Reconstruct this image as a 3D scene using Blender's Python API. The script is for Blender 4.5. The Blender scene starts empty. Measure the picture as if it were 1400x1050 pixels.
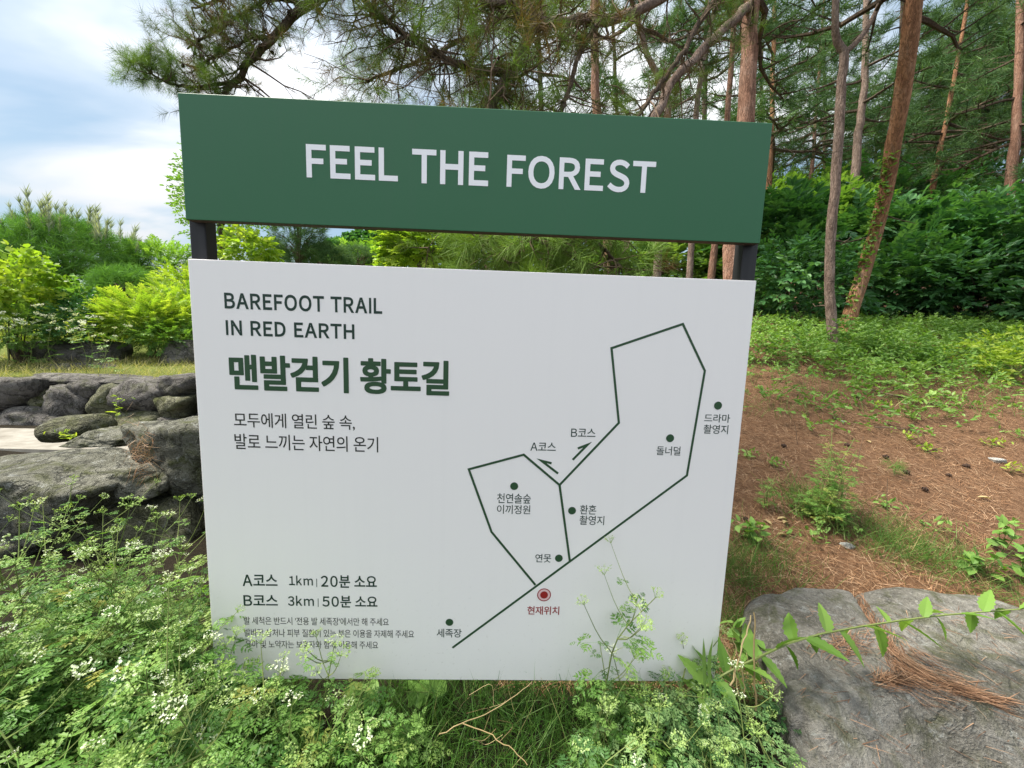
import bpy, math, random
import numpy as np
from mathutils import Vector, Matrix, noise as mnoise
from mathutils.bvhtree import BVHTree

scene = bpy.context.scene
COL = scene.collection
PI = math.pi

# ------------------------------------------------------------------ camera
F_PX, YAW, PITCH, ROLL = 526.0, 0.0308395, -0.1188604, 0.0333976
SIGN_TOP = 2.024
CAM = np.array([0.07946, -1.25904, SIGN_TOP - 0.68844])
_f = np.array([math.sin(YAW) * math.cos(PITCH), math.cos(YAW) * math.cos(PITCH), math.sin(PITCH)])
_r = np.array([math.cos(YAW), -math.sin(YAW), 0.0])
_u = np.cross(_r, _f)
_c, _s = math.cos(ROLL), math.sin(ROLL)
_r, _u = _c * _r + _s * _u, -_s * _r + _c * _u
cam_data = bpy.data.cameras.new('camera')
cam_data.sensor_width = 36.0
cam_data.lens = F_PX / 1400.0 * 36.0
cam_data.clip_start = 0.02
cam_data.clip_end = 3000
cam = bpy.data.objects.new('camera', cam_data)
COL.objects.link(cam)
cam.matrix_world = Matrix(((_r[0], _u[0], -_f[0], CAM[0]), (_r[1], _u[1], -_f[1], CAM[1]),
                           (_r[2], _u[2], -_f[2], CAM[2]), (0, 0, 0, 1)))
scene.camera = cam


def ray(px, py):
    return _f + _r * (px - 700) / F_PX - _u * (py - 525) / F_PX


def at(px, py, d):
    return CAM + ray(px, py) * d


def on_y(px, py, y=0.0):
    v = ray(px, py)
    return CAM + v * ((y - CAM[1]) / v[1])


def on_z(px, py, z):
    v = ray(px, py)
    return CAM + v * ((z - CAM[2]) / v[2])


# ------------------------------------------------------------------ light
SUN_EL, SUN_AZ = math.radians(58), math.radians(-84)      # azimuth from +y towards +x
world = bpy.data.worlds.new('World')
scene.world = world
world.use_nodes = True
wt = world.node_tree
for n in list(wt.nodes):
    wt.nodes.remove(n)


def nd(t, typ, **kw):
    n = t.nodes.new(typ)
    for k, v in kw.items():
        if k == 'op':
            n.operation = v
        elif isinstance(k, str) and hasattr(n, k):
            setattr(n, k, v)
    return n


def math_node(t, op, a, b=None):
    n = t.nodes.new('ShaderNodeMath')
    n.operation = op
    for i, v in enumerate((a, b)):
        if v is None:
            continue
        if isinstance(v, (int, float)):
            n.inputs[i].default_value = v
        else:
            t.links.new(v, n.inputs[i])
    return n.outputs[0]


def ramp(t, fac, stops):
    n = t.nodes.new('ShaderNodeValToRGB')
    el = n.color_ramp.elements
    while len(el) < len(stops):
        el.new(0.5)
    for e, (p, c) in zip(el, stops):
        e.position = p
        e.color = (c[0], c[1], c[2], 1.0) if not isinstance(c, (int, float)) else (c, c, c, 1)
    t.links.new(fac, n.inputs[0])
    return n.outputs[0]


def mixc(t, fac, a, b, mode='MIX'):
    n = t.nodes.new('ShaderNodeMix')
    n.data_type = 'RGBA'
    n.blend_type = mode
    for sock, v in ((n.inputs[0], fac), (n.inputs[6], a), (n.inputs[7], b)):
        if isinstance(v, (int, float)):
            sock.default_value = v
        elif isinstance(v, (tuple, list)):
            sock.default_value = (v[0], v[1], v[2], 1)
        else:
            t.links.new(v, sock)
    return n.outputs[2]


def noise_node(t, vec, scale, detail=4, rough=0.5, dist=0.0):
    n = t.nodes.new('ShaderNodeTexNoise')
    n.inputs['Scale'].default_value = scale
    n.inputs['Detail'].default_value = detail
    n.inputs['Roughness'].default_value = rough
    n.inputs['Distortion'].default_value = dist
    if vec is not None:
        t.links.new(vec, n.inputs['Vector'])
    return n.outputs[0]


sky = wt.nodes.new('ShaderNodeTexSky')
sky.sky_type = 'NISHITA'
sky.sun_disc = False
sky.sun_elevation = SUN_EL
sky.sun_rotation = SUN_AZ
sky.air_density = 1.3
sky.dust_density = 2.5
tc = wt.nodes.new('ShaderNodeTexCoord')
sep = wt.nodes.new('ShaderNodeSeparateXYZ')
wt.links.new(tc.outputs['Generated'], sep.inputs[0])
zc = math_node(wt, 'MAXIMUM', sep.outputs[2], 0.0)
den = math_node(wt, 'ADD', zc, 0.22)
cmb = wt.nodes.new('ShaderNodeCombineXYZ')
wt.links.new(math_node(wt, 'DIVIDE', sep.outputs[0], den), cmb.inputs[0])
wt.links.new(math_node(wt, 'DIVIDE', sep.outputs[1], den), cmb.inputs[1])
mp = wt.nodes.new('ShaderNodeMapping')
mp.inputs['Rotation'].default_value = (0, 0, math.radians(-38))
mp.inputs['Scale'].default_value = (0.62, 1.25, 1)
mp.inputs['Location'].default_value = (0.35, 0.1, 0)
wt.links.new(cmb.outputs[0], mp.inputs[0])
cl = noise_node(wt, mp.outputs[0], 1.5, 5, 0.46, 0.5)
cover = ramp(wt, cl, [(0.40, 0.02), (0.50, 0.28), (0.60, 0.80), (0.72, 1.0)])
skyb = mixc(wt, 1.0, sky.outputs[0], (0.05, 0.05, 0.05), 'MULTIPLY')
skyb = mixc(wt, 0.55, skyb, (0.125, 0.20, 0.27))
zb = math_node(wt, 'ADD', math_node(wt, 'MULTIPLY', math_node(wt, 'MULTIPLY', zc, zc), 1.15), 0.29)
zb = math_node(wt, 'ADD', zb, math_node(wt, 'MULTIPLY', math_node(wt, 'MAXIMUM', math_node(wt, 'MULTIPLY', sep.outputs[1], -1.0), 0.0), 0.40))  # extra unseen cloud brightness behind the camera, added to light the board's front
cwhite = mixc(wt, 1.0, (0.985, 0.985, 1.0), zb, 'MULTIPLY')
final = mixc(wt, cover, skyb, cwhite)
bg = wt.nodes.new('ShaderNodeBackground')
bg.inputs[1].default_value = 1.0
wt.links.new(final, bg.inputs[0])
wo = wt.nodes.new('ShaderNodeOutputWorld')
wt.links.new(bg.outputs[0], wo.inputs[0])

sun_data = bpy.data.lights.new('sun', 'SUN')
sun_data.energy = 3.7
sun_data.angle = math.radians(14)
sun_data.color = (1.0, 0.94, 0.84)
sun = bpy.data.objects.new('sun', sun_data)
COL.objects.link(sun)
sd = Vector((math.sin(SUN_AZ) * math.cos(SUN_EL), math.cos(SUN_AZ) * math.cos(SUN_EL), math.sin(SUN_EL)))
sun.rotation_euler = sd.to_track_quat('Z', 'Y').to_euler()
sun.location = (sd * 60)

scene.view_settings.view_transform = 'Standard'
scene.view_settings.look = 'None'
scene.view_settings.exposure = 1.62
scene.view_settings.gamma = 1.0
scene.cycles.max_bounces = 6
scene.cycles.transparent_max_bounces = 4
scene.cycles.use_denoising = True
scene.cycles.denoiser = 'OPENIMAGEDENOISE'
scene.cycles.denoising_input_passes = 'RGB_ALBEDO_NORMAL'
scene.cycles.denoising_prefilter = 'NONE'
scene.cycles.sample_clamp_indirect = 4.0
scene.cycles.adaptive_threshold = 0.004

# ------------------------------------------------------------------ mesh helpers


class MB:
    """Collects vertices and faces (numpy blocks), builds ONE mesh object."""

    def __init__(self):
        self.v, self.f, self.t, self.m, self.n = [], [], [], [], 0

    def add(self, verts, faces, tint=0.5, mat=0):
        verts = np.asarray(verts, float).reshape(-1, 3)
        for fa in (faces if isinstance(faces, list) and len(faces) and isinstance(faces[0], np.ndarray) else [np.asarray(faces, int)]):
            self.f.append(fa + self.n)
            k = len(fa)
            self.t.append(np.broadcast_to(np.asarray(tint, float), (k,)) if np.ndim(tint) == 0 or len(tint) == k else np.resize(tint, k))
            self.m.append(np.full(k, mat, int))
        self.v.append(verts)
        self.n += len(verts)

    def verts(self):
        return np.concatenate(self.v) if self.v else np.zeros((0, 3))

    def build(self, name, mats, parent=None, smooth=False, loc=None):
        me = bpy.data.meshes.new(name)
        v = self.verts()
        if loc is not None:
            v = v - np.asarray(loc)
        me.vertices.add(len(v))
        me.vertices.foreach_set('co', v.ravel())
        nl = sum(f.size for f in self.f)
        me.loops.add(nl)
        me.loops.foreach_set('vertex_index', np.concatenate([f.ravel() for f in self.f]))
        tot = np.concatenate([np.full(len(f), f.shape[1]) for f in self.f])
        me.polygons.add(len(tot))
        me.polygons.foreach_set('loop_start', np.concatenate([[0], np.cumsum(tot)[:-1]]))
        me.polygons.foreach_set('material_index', np.concatenate(self.m))
        me.polygons.foreach_set('use_smooth', np.full(len(tot), bool(smooth)))
        a = me.attributes.new('tint', 'FLOAT', 'FACE')
        a.data.foreach_set('value', np.concatenate(self.t).astype(np.float32))
        me.update(calc_edges=True)
        for m in (mats if isinstance(mats, (list, tuple)) else [mats]):
            me.materials.append(m)
        o = bpy.data.objects.new(name, me)
        COL.objects.link(o)
        if loc is not None and parent is None:
            o.location = loc
        if parent is not None:
            o.parent = parent
        return o


def tag(o, label=None, cat=None, group=None, kind=None):
    if label:
        o['label'] = label
    if cat:
        o['category'] = cat
    if group:
        o['group'] = group
    if kind:
        o['kind'] = kind
    return o


def empty(name, loc=(0, 0, 0), label=None, cat=None, group=None):
    o = bpy.data.objects.new(name, None)
    o.empty_display_size = 0.1
    COL.objects.link(o)
    o.location = tuple(float(x) for x in loc)
    return tag(o, label, cat, group)


def copy_tree(o, parent=None):
    c = o.copy()
    COL.objects.link(c)
    c.parent = parent
    for ch in list(o.children):
        copy_tree(ch, c)
    return c


def norm(a):
    a = np.asarray(a, float)
    return a / np.maximum(np.linalg.norm(a, axis=-1, keepdims=True), 1e-9)


def box(mb, x0, x1, y0, y1, z0, z1, mat=0, tint=0.5):
    v = [(x, y, z) for z in (z0, z1) for y in (y0, y1) for x in (x0, x1)]
    f = [(0, 2, 3, 1), (4, 5, 7, 6), (0, 1, 5, 4), (2, 6, 7, 3), (0, 4, 6, 2), (1, 3, 7, 5)]
    mb.add(v, np.array(f), tint, mat)


def tube(mb, pts, radii, sides=6, mat=0, tint=0.5, rough=0.0, rng=None, cap=True):
    pts = np.asarray(pts, float)
    n = len(pts)
    radii = np.broadcast_to(np.asarray(radii, float), (n,))
    tan = norm(np.gradient(pts, axis=0))
    ref = np.array([0.0, 0, 1]) if abs(tan[0][2]) < 0.9 else np.array([1.0, 0, 0])
    a = norm(np.cross(tan, ref))
    b = np.cross(tan, a)
    th = np.arange(sides) * 2 * PI / sides
    rr = radii[:, None] * np.ones((1, sides))
    if rough and rng is not None:
        rr = rr * (1 + rough * rng.standard_normal((n, sides)))
    v = pts[:, None, :] + rr[..., None] * (np.cos(th)[None, :, None] * a[:, None, :] + np.sin(th)[None, :, None] * b[:, None, :])
    i = np.arange(n - 1)[:, None] * sides
    j = np.arange(sides)[None, :]
    k = (j + 1) % sides
    f = np.stack([i + j, i + k, i + sides + k, i + sides + j], -1).reshape(-1, 4)
    mb.add(v.reshape(-1, 3), f, tint, mat)


def smooth_path(pts, n):
    """Catmull-Rom through pts, n samples."""
    P = np.asarray(pts, float)
    if len(P) < 3:
        t = np.linspace(0, 1, n)[:, None]
        return P[0] * (1 - t) + P[-1] * t
    Q = np.vstack([2 * P[0] - P[1], P, 2 * P[-1] - P[-2]])
    u = np.linspace(0, len(P) - 1 - 1e-9, n)
    i = u.astype(int)
    t = (u - i)[:, None]
    p0, p1, p2, p3 = Q[i], Q[i + 1], Q[i + 2], Q[i + 3]
    return 0.5 * (2 * p1 + (p2 - p0) * t + (2 * p0 - 5 * p1 + 4 * p2 - p3) * t * t + (3 * p1 - p0 - 3 * p2 + p3) * t ** 3)


def scatter(mb, tv, tf, pos, direc, up, scale, tint, mat=0):
    """Copies of a template (growing along +Y, facing +Z) into the SAME mesh."""
    pos = np.asarray(pos, float).reshape(-1, 3)
    N = len(pos)
    if N == 0:
        return
    d = norm(np.broadcast_to(direc, (N, 3)))
    u = np.broadcast_to(up, (N, 3))
    x = np.cross(d, u)
    bad = np.linalg.norm(x, axis=1) < 1e-4
    if bad.any():
        x[bad] = np.cross(d[bad], np.array([1.0, 0.3, 0.2]))
    x = norm(x)
    z = np.cross(x, d)
    s = np.broadcast_to(scale, (N,))[:, None, None]
    tv = np.asarray(tv, float)
    V = pos[:, None, :] + s * (tv[None, :, 0:1] * x[:, None, :] + tv[None, :, 1:2] * d[:, None, :] + tv[None, :, 2:3] * z[:, None, :])
    off = (np.arange(N) * len(tv))
    tint = np.broadcast_to(tint, (N,))
    base = mb.n
    mb.v.append(V.reshape(-1, 3))
    mb.n += N * len(tv)
    for fa in tf:
        mb.f.append((fa[None] + off[:, None, None]).reshape(-1, fa.shape[1]) + base)
        mb.t.append(np.repeat(tint, len(fa)))
        mb.m.append(np.full(N * len(fa), mat, int))


def rand_dirs(rng, n):
    return norm(rng.standard_normal((n, 3)))


# templates --------------------------------------------------------
LEAF_V = np.array([(0, 0, 0), (-.24, .35, .05), (.24, .35, .05), (0, .42, -.02), (-.17, .72, .02), (.17, .72, .02), (0, 1, -.12)])
LEAF_F = [np.array([(0, 3, 1), (0, 2, 3), (1, 3, 4), (3, 2, 5), (4, 3, 6), (3, 5, 6)])]
LANCE_V = LEAF_V * np.array([.62, 1, 1])
ROUND_V = np.array([(0, 0, 0), (-.42, .3, .07), (.42, .3, .07), (0, .45, -.02), (-.38, .7, .04), (.38, .7, .04), (0, 1, -.1)])
BLADE_V = np.array([(-.012, 0, 0), (.012, 0, 0), (-.011, .35, .02), (.011, .35, .02), (-.008, .7, -.06), (.008, .7, -.06), (0, 1, -.26)])
BLADE_F = [np.array([(0, 1, 3, 2), (2, 3, 5, 4)]), np.array([(4, 5, 6)])]
NEEDLE_V = np.array([(-.5, 0, 0), (.5, 0, 0), (0, 1, 0)])


def leaf_strip(width, n=8, peak=.4, curl=.22, fold=.25, teeth=.0):
    """Smooth leaf outline of n stations, folded along the midrib and drooping."""
    v, f = [], []
    for i in range(n + 1):
        y = i / n
        q = y ** (math.log(.5) / math.log(peak))
        w = width * math.sin(PI * q) ** .85 * (1 + teeth * (1 if i % 2 else -1)) if 0 < i < n else .004
        z = -curl * y * y
        v += [(-w, y, z + fold * w), (0, y, z), (w, y, z + fold * w)]
    for i in range(n):
        a = 3 * i
        f += [(a, a + 1, a + 4, a + 3), (a + 1, a + 2, a + 5, a + 4)]
    return np.array(v), [np.array(f)]


def merge_templates(parts):
    """[(tv, tf, pos, dir, up, scale)] -> (tv, tf)"""
    m = MB()
    for tv, tf, p, d, u, s in parts:
        scatter(m, tv, tf, np.array([p]), np.array([d], float), np.array([u], float), s, 0.5)
    v = m.verts()
    by = {}
    for f in m.f:
        by.setdefault(f.shape[1], []).append(f)
    return v, [np.concatenate(x) for x in by.values()]


def leaflet(teeth, width, rngseed):
    """Toothed leaflet polygon as a fan each side of the midrib."""
    rng = np.random.default_rng(rngseed)
    ys = np.linspace(0, 1, teeth * 2 + 1)
    left, right = [], []
    for i, y in enumerate(ys[1:-1], 1):
        w = width * math.sin(PI * (y ** 0.75)) * (1.0 if i % 2 else 0.55) * rng.uniform(.85, 1.15)
        yy = y + (0.05 if i % 2 else -0.03)
        left.append((-w, yy, .35 * w))
        right.append((w, yy, .35 * w))
    mid = [(0, y, 0) for y in (0, .33, .66)]
    v = mid + [(0, 1, -.05)] + left + right
    nL = len(left)
    f = []
    for off, flip in ((4, False), (4 + nL, True)):
        chain = [0] + [off + i for i in range(nL)] + [3]
        for a, b in zip(chain[:-1], chain[1:]):
            ym = (v[a][1] + v[b][1]) / 2
            m = 0 if ym < .25 else (1 if ym < .55 else 2)
            if m in (a, b):
                m = 1
            f.append((m, b, a) if not flip else (m, a, b))
        f.append((0, 1, off) if flip else (0, off, 1))
        f.append((1, 2, off + nL // 2) if flip else (1, off + nL // 2, 2))
        f.append((2, 3, off + nL - 1) if flip else (2, off + nL - 1, 3))
    return np.array(v), [np.array(f)]


def parsley_leaf(seed):
    rng = np.random.default_rng(seed)
    lv = [leaflet(4, .20, seed * 7 + i) for i in range(3)]
    parts = []

    def pinna(base, ang, L, level):
        d = np.array([math.sin(ang), math.cos(ang), rng.uniform(-.12, .06)])
        t = lv[rng.integers(3)]
        if level == 0:
            parts.append((t[0], t[1], base, d, (rng.uniform(-.3, .3), rng.uniform(-.2, .2), 1), L))
            return
        for q, k in ((.38, .5), (.62, .42), (.82, .3)):
            for s in (-1, 1):
                pinna(base + d * L * q, ang + s * rng.uniform(.75, 1.05), L * k * rng.uniform(.85, 1.1), 0)
        pinna(base + d * L * .8, ang, L * .36, 0)
    for y, L in ((.30, .46), (.52, .36), (.72, .24)):
        for s in (-1, 1):
            pinna(np.array([0, y, 0.]), s * rng.uniform(.85, 1.1), L * rng.uniform(.85, 1.15), 1 if L > .3 else 0)
    pinna(np.array([0, .80, 0.]), 0, .3, 1)
    # thin rachis strip
    rv = np.array([(-.006, 0, 0), (.006, 0, 0), (-.004, .95, 0), (.004, .95, 0)])
    parts.append((rv, [np.array([(0, 1, 3, 2)])], (0, 0, 0), (0, 1, 0), (0, 0, 1), 1.0))
    v, f = merge_templates(parts)
    v[:, 2] -= .22 * v[:, 1] ** 2 + .12 * v[:, 0] ** 2
    return v, f


def spray_template(seed, n, leafv, L, flat=True, pair=False):
    """A twig with leaves along it, growing along +Y; unit length."""
    rng = np.random.default_rng(seed)
    parts = []
    for i in range(n):
        y = (i + 1) / n * .8
        for s in ((-1, 1) if pair else ((-1) ** i,)):
            a = s * rng.uniform(.6, 1.15)
            d = (math.sin(a), math.cos(a), rng.uniform(-.25, .1))
            up = (rng.uniform(-.35, .35), rng.uniform(-.3, .3), 1) if flat else rng.standard_normal(3)
            parts.append((leafv, LEAF_F, (0, y, -.12 * y * y), d, up, L * rng.uniform(.7, 1.15)))
    parts.append((leafv, LEAF_F, (0, .8, -.08), (0, 1, -.2), (0, 0, 1), L))
    rv = np.array([(-.01, 0, 0), (.01, 0, 0), (0, .9, -.1)])
    parts.append((rv, [np.array([(0, 1, 2)])], (0, 0, 0), (0, 1, 0), (0, 0, 1), 1.0))
    return merge_templates(parts)


def tuft_template(seed, n, w, spread, L=1.0, shoot=.5):
    """Pine shoot along +Y: n needles of length ~L round a shoot of length `shoot`."""
    rng = np.random.default_rng(seed)
    y = rng.uniform(0, shoot, n)
    th = rng.uniform(0, 2 * PI, n)
    el = rng.uniform(spread * .45, spread, n)
    d = np.stack([np.sin(el) * np.cos(th), np.cos(el), np.sin(el) * np.sin(th)], 1)
    m = MB()
    scatter(m, NEEDLE_V * np.array([w, 1, 1]), [np.array([(0, 1, 2)])],
            np.stack([0 * y, y, 0 * y], 1), d, rand_dirs(rng, n), L * rng.uniform(.75, 1.1, n), .5)
    v = m.verts()
    v[:, 2] -= .10 * (v[:, 1] ** 2) * rng.uniform(.6, 1.0)
    return v, [np.concatenate(m.f)]


# ------------------------------------------------------------------ materials


def new_mat(name):
    m = bpy.data.materials.new(name)
    m.use_nodes = True
    t = m.node_tree
    p = t.nodes['Principled BSDF']
    return m, t, p


def bump(t, p, height, strength, dist=0.02):
    b = t.nodes.new('ShaderNodeBump')
    b.inputs['Strength'].default_value = strength
    b.inputs['Distance'].default_value = dist
    t.links.new(height, b.inputs['Height'])
    t.links.new(b.outputs[0], p.inputs['Normal'])


def objco(t):
    return t.nodes.new('ShaderNodeTexCoord').outputs['Object']


def worldpos(t):
    return t.nodes.new('ShaderNodeNewGeometry').outputs['Position']


def leaf_mat(name, stops, trans=0.35, rough=0.5, vary=0.0, spec=0.22):
    """Leaf colour from the per-leaf tint attribute, plus a little light passing through."""
    m, t, p = new_mat(name)
    a = t.nodes.new('ShaderNodeAttribute')
    a.attribute_name = 'tint'
    fac = a.outputs['Fac']
    if vary:
        nz = noise_node(t, worldpos(t), vary, 2)
        fac = math_node(t, 'ADD', math_node(t, 'MULTIPLY', fac, .7), math_node(t, 'MULTIPLY', math_node(t, 'SUBTRACT', nz, .35), 1.0))
    c = ramp(t, fac, stops)
    t.links.new(c, p.inputs['Base Color'])
    p.inputs['Roughness'].default_value = rough
    p.inputs['Specular IOR Level'].default_value = spec
    if trans:
        tr = t.nodes.new('ShaderNodeBsdfTranslucent')
        c2 = mixc(t, 1.0, c, (1.25, 1.35, .45), 'MULTIPLY')
        t.links.new(c2, tr.inputs[0])
        mx = t.nodes.new('ShaderNodeMixShader')
        mx.inputs[0].default_value = trans
        out = t.nodes['Material Output']
        t.links.new(p.outputs[0], mx.inputs[1])
        t.links.new(tr.outputs[0], mx.inputs[2])
        t.links.new(mx.outputs[0], out.inputs[0])
    return m


def bark_mat(name, c0, c1, c2, scale=9.0, strength=.8):
    """Flaky bark: long vertical furrows, patches of thin peeling plates, small dark scars."""
    m, t, p = new_mat(name)
    co = worldpos(t)

    def mapped(sx, sz):
        q = t.nodes.new('ShaderNodeMapping')
        q.inputs['Scale'].default_value = (sx, sx, sz)
        t.links.new(co, q.inputs[0])
        return q.outputs[0]
    fur = noise_node(t, mapped(1, .16), scale * 4.2, 5, .62, .6)
    fur = math_node(t, 'ABSOLUTE', math_node(t, 'SUBTRACT', fur, .5))
    fur = ramp(t, fur, [(.0, 0.0), (.05, .8), (.14, 1.0)])
    n1 = noise_node(t, mapped(1, .5), scale * .9, 6, .65, .4)
    n2 = noise_node(t, mapped(1, .45), scale * 8, 6, .72)
    scar = ramp(t, noise_node(t, mapped(.5, 1.6), scale * 1.1, 3, .5), [(.66, 0.0), (.71, 1.0)])
    base = ramp(t, n1, [(.3, c0), (.5, c1), (.68, c2)])
    base = mixc(t, math_node(t, 'MULTIPLY', n2, .6), base, tuple(x * .5 for x in c0))
    base = mixc(t, math_node(t, 'MULTIPLY', math_node(t, 'SUBTRACT', 1.0, fur), .55), base, tuple(x * .35 for x in c0))
    base = mixc(t, math_node(t, 'MULTIPLY', scar, .6), base, tuple(x * .3 for x in c0))
    t.links.new(base, p.inputs['Base Color'])
    p.inputs['Roughness'].default_value = .9
    p.inputs['Specular IOR Level'].default_value = .15
    h = math_node(t, 'ADD', math_node(t, 'MULTIPLY', fur, .5), math_node(t, 'ADD', n2, n1))
    bump(t, p, h, strength, .03)
    return m


def plain_mat(name, color, rough=.6, spec=.4, metal=0.0):
    m, t, p = new_mat(name)
    p.inputs['Base Color'].default_value = (*color, 1)
    p.inputs['Roughness'].default_value = rough
    p.inputs['Specular IOR Level'].default_value = spec
    p.inputs['Metallic'].default_value = metal
    return m


def panel_mat(name, color, rough, wear=.05):
    """Printed sheet: faint rain streaks, dust, soil splashes near its foot."""
    m, t, p = new_mat(name)
    co = objco(t)
    n1 = noise_node(t, co, 2.2, 5, .6)
    q = t.nodes.new('ShaderNodeMapping')
    q.inputs['Scale'].default_value = (26, 26, .7)
    t.links.new(co, q.inputs[0])
    streak = ramp(t, noise_node(t, q.outputs[0], 1.0, 4, .6), [(.52, 0.0), (.72, 1.0)])
    n2 = noise_node(t, co, 60, 3, .6)
    c = mixc(t, math_node(t, 'MULTIPLY', n1, wear * 2), color, tuple(x * .78 for x in color))
    c = mixc(t, math_node(t, 'MULTIPLY', streak, wear * 1.2), c, tuple(x * .6 + .03 for x in color))
    sz = t.nodes.new('ShaderNodeSeparateXYZ')
    t.links.new(co, sz.inputs[0])
    low = t.nodes.new('ShaderNodeMapRange')
    t.links.new(sz.outputs[2], low.inputs[0])
    low.inputs[1].default_value, low.inputs[2].default_value = .75, .16
    spl = ramp(t, noise_node(t, co, 75, 4, .7), [(.60, 0.0), (.70, 1.0)])
    c = mixc(t, math_node(t, 'MULTIPLY', math_node(t, 'MULTIPLY', spl, low.outputs[0]), .25), c, (.30, .25, .18))
    t.links.new(c, p.inputs['Base Color'])
    t.links.new(math_node(t, 'ADD', math_node(t, 'MULTIPLY', n1, .12), rough), p.inputs['Roughness'])
    p.inputs['Specular IOR Level'].default_value = .5
    bump(t, p, n1, .03, .01)
    return m


def rock_mat(name, dark, mid, light, moss=.25, lichen=.15, seed=0.0, cracks=.6):
    m, t, p = new_mat(name)
    co = worldpos(t)
    mpn = t.nodes.new('ShaderNodeMapping')
    mpn.inputs['Location'].default_value = (seed, seed * 1.7, seed * .3)
    t.links.new(co, mpn.inputs[0])
    v = mpn.outputs[0]
    n1 = noise_node(t, v, 3.2, 8, .65, .4)
    n2 = noise_node(t, v, 22, 8, .75)
    n3 = noise_node(t, v, 6.5, 6, .6, 1.0)
    n4 = noise_node(t, v, 12, 8, .8, .5)
    n5 = noise_node(t, v, 90, 3, .7)
    c = ramp(t, n1, [(.28, dark), (.5, mid), (.72, light)])
    c = mixc(t, math_node(t, 'MULTIPLY', ramp(t, n2, [(.35, 1.0), (.6, 0.0)]), .55), c, tuple(x * .5 for x in dark))
    rid = math_node(t, 'ABSOLUTE', math_node(t, 'SUBTRACT', noise_node(t, v, 4.5, 6, .6, .6), .5))
    crk = ramp(t, rid, [(.0, 1.0), (.012, .6), (.03, 0.0)])
    c = mixc(t, math_node(t, 'MULTIPLY', crk, cracks), c, tuple(x * .3 for x in dark))
    c = mixc(t, math_node(t, 'MULTIPLY', ramp(t, n5, [(.5, 0.0), (.7, 1.0)]), .35), c, tuple(min(1, x * 1.35) for x in light))
    geo = t.nodes.new('ShaderNodeNewGeometry')
    sp = t.nodes.new('ShaderNodeSeparateXYZ')
    t.links.new(geo.outputs['Normal'], sp.inputs[0])
    mossf = math_node(t, 'MULTIPLY', ramp(t, n3, [(.5, 0.0), (.66, 1.0)]), moss * 2)
    c = mixc(t, mossf, c, (.075, .085, .022))
    lf = math_node(t, 'MULTIPLY', ramp(t, n4, [(.56, 0.0), (.63, 1.0)]), lichen * 3)
    c = mixc(t, lf, c, (.42, .43, .40))
    t.links.new(c, p.inputs['Base Color'])
    p.inputs['Roughness'].default_value = .88
    p.inputs['Specular IOR Level'].default_value = .25
    h = math_node(t, 'ADD', math_node(t, 'ADD', math_node(t, 'MULTIPLY', n2, .7), n1), math_node(t, 'SUBTRACT', math_node(t, 'MULTIPLY', n5, .35), math_node(t, 'MULTIPLY', crk, .6 * cracks)))
    bump(t, p, h, 1.0, .07)
    return m


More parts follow.
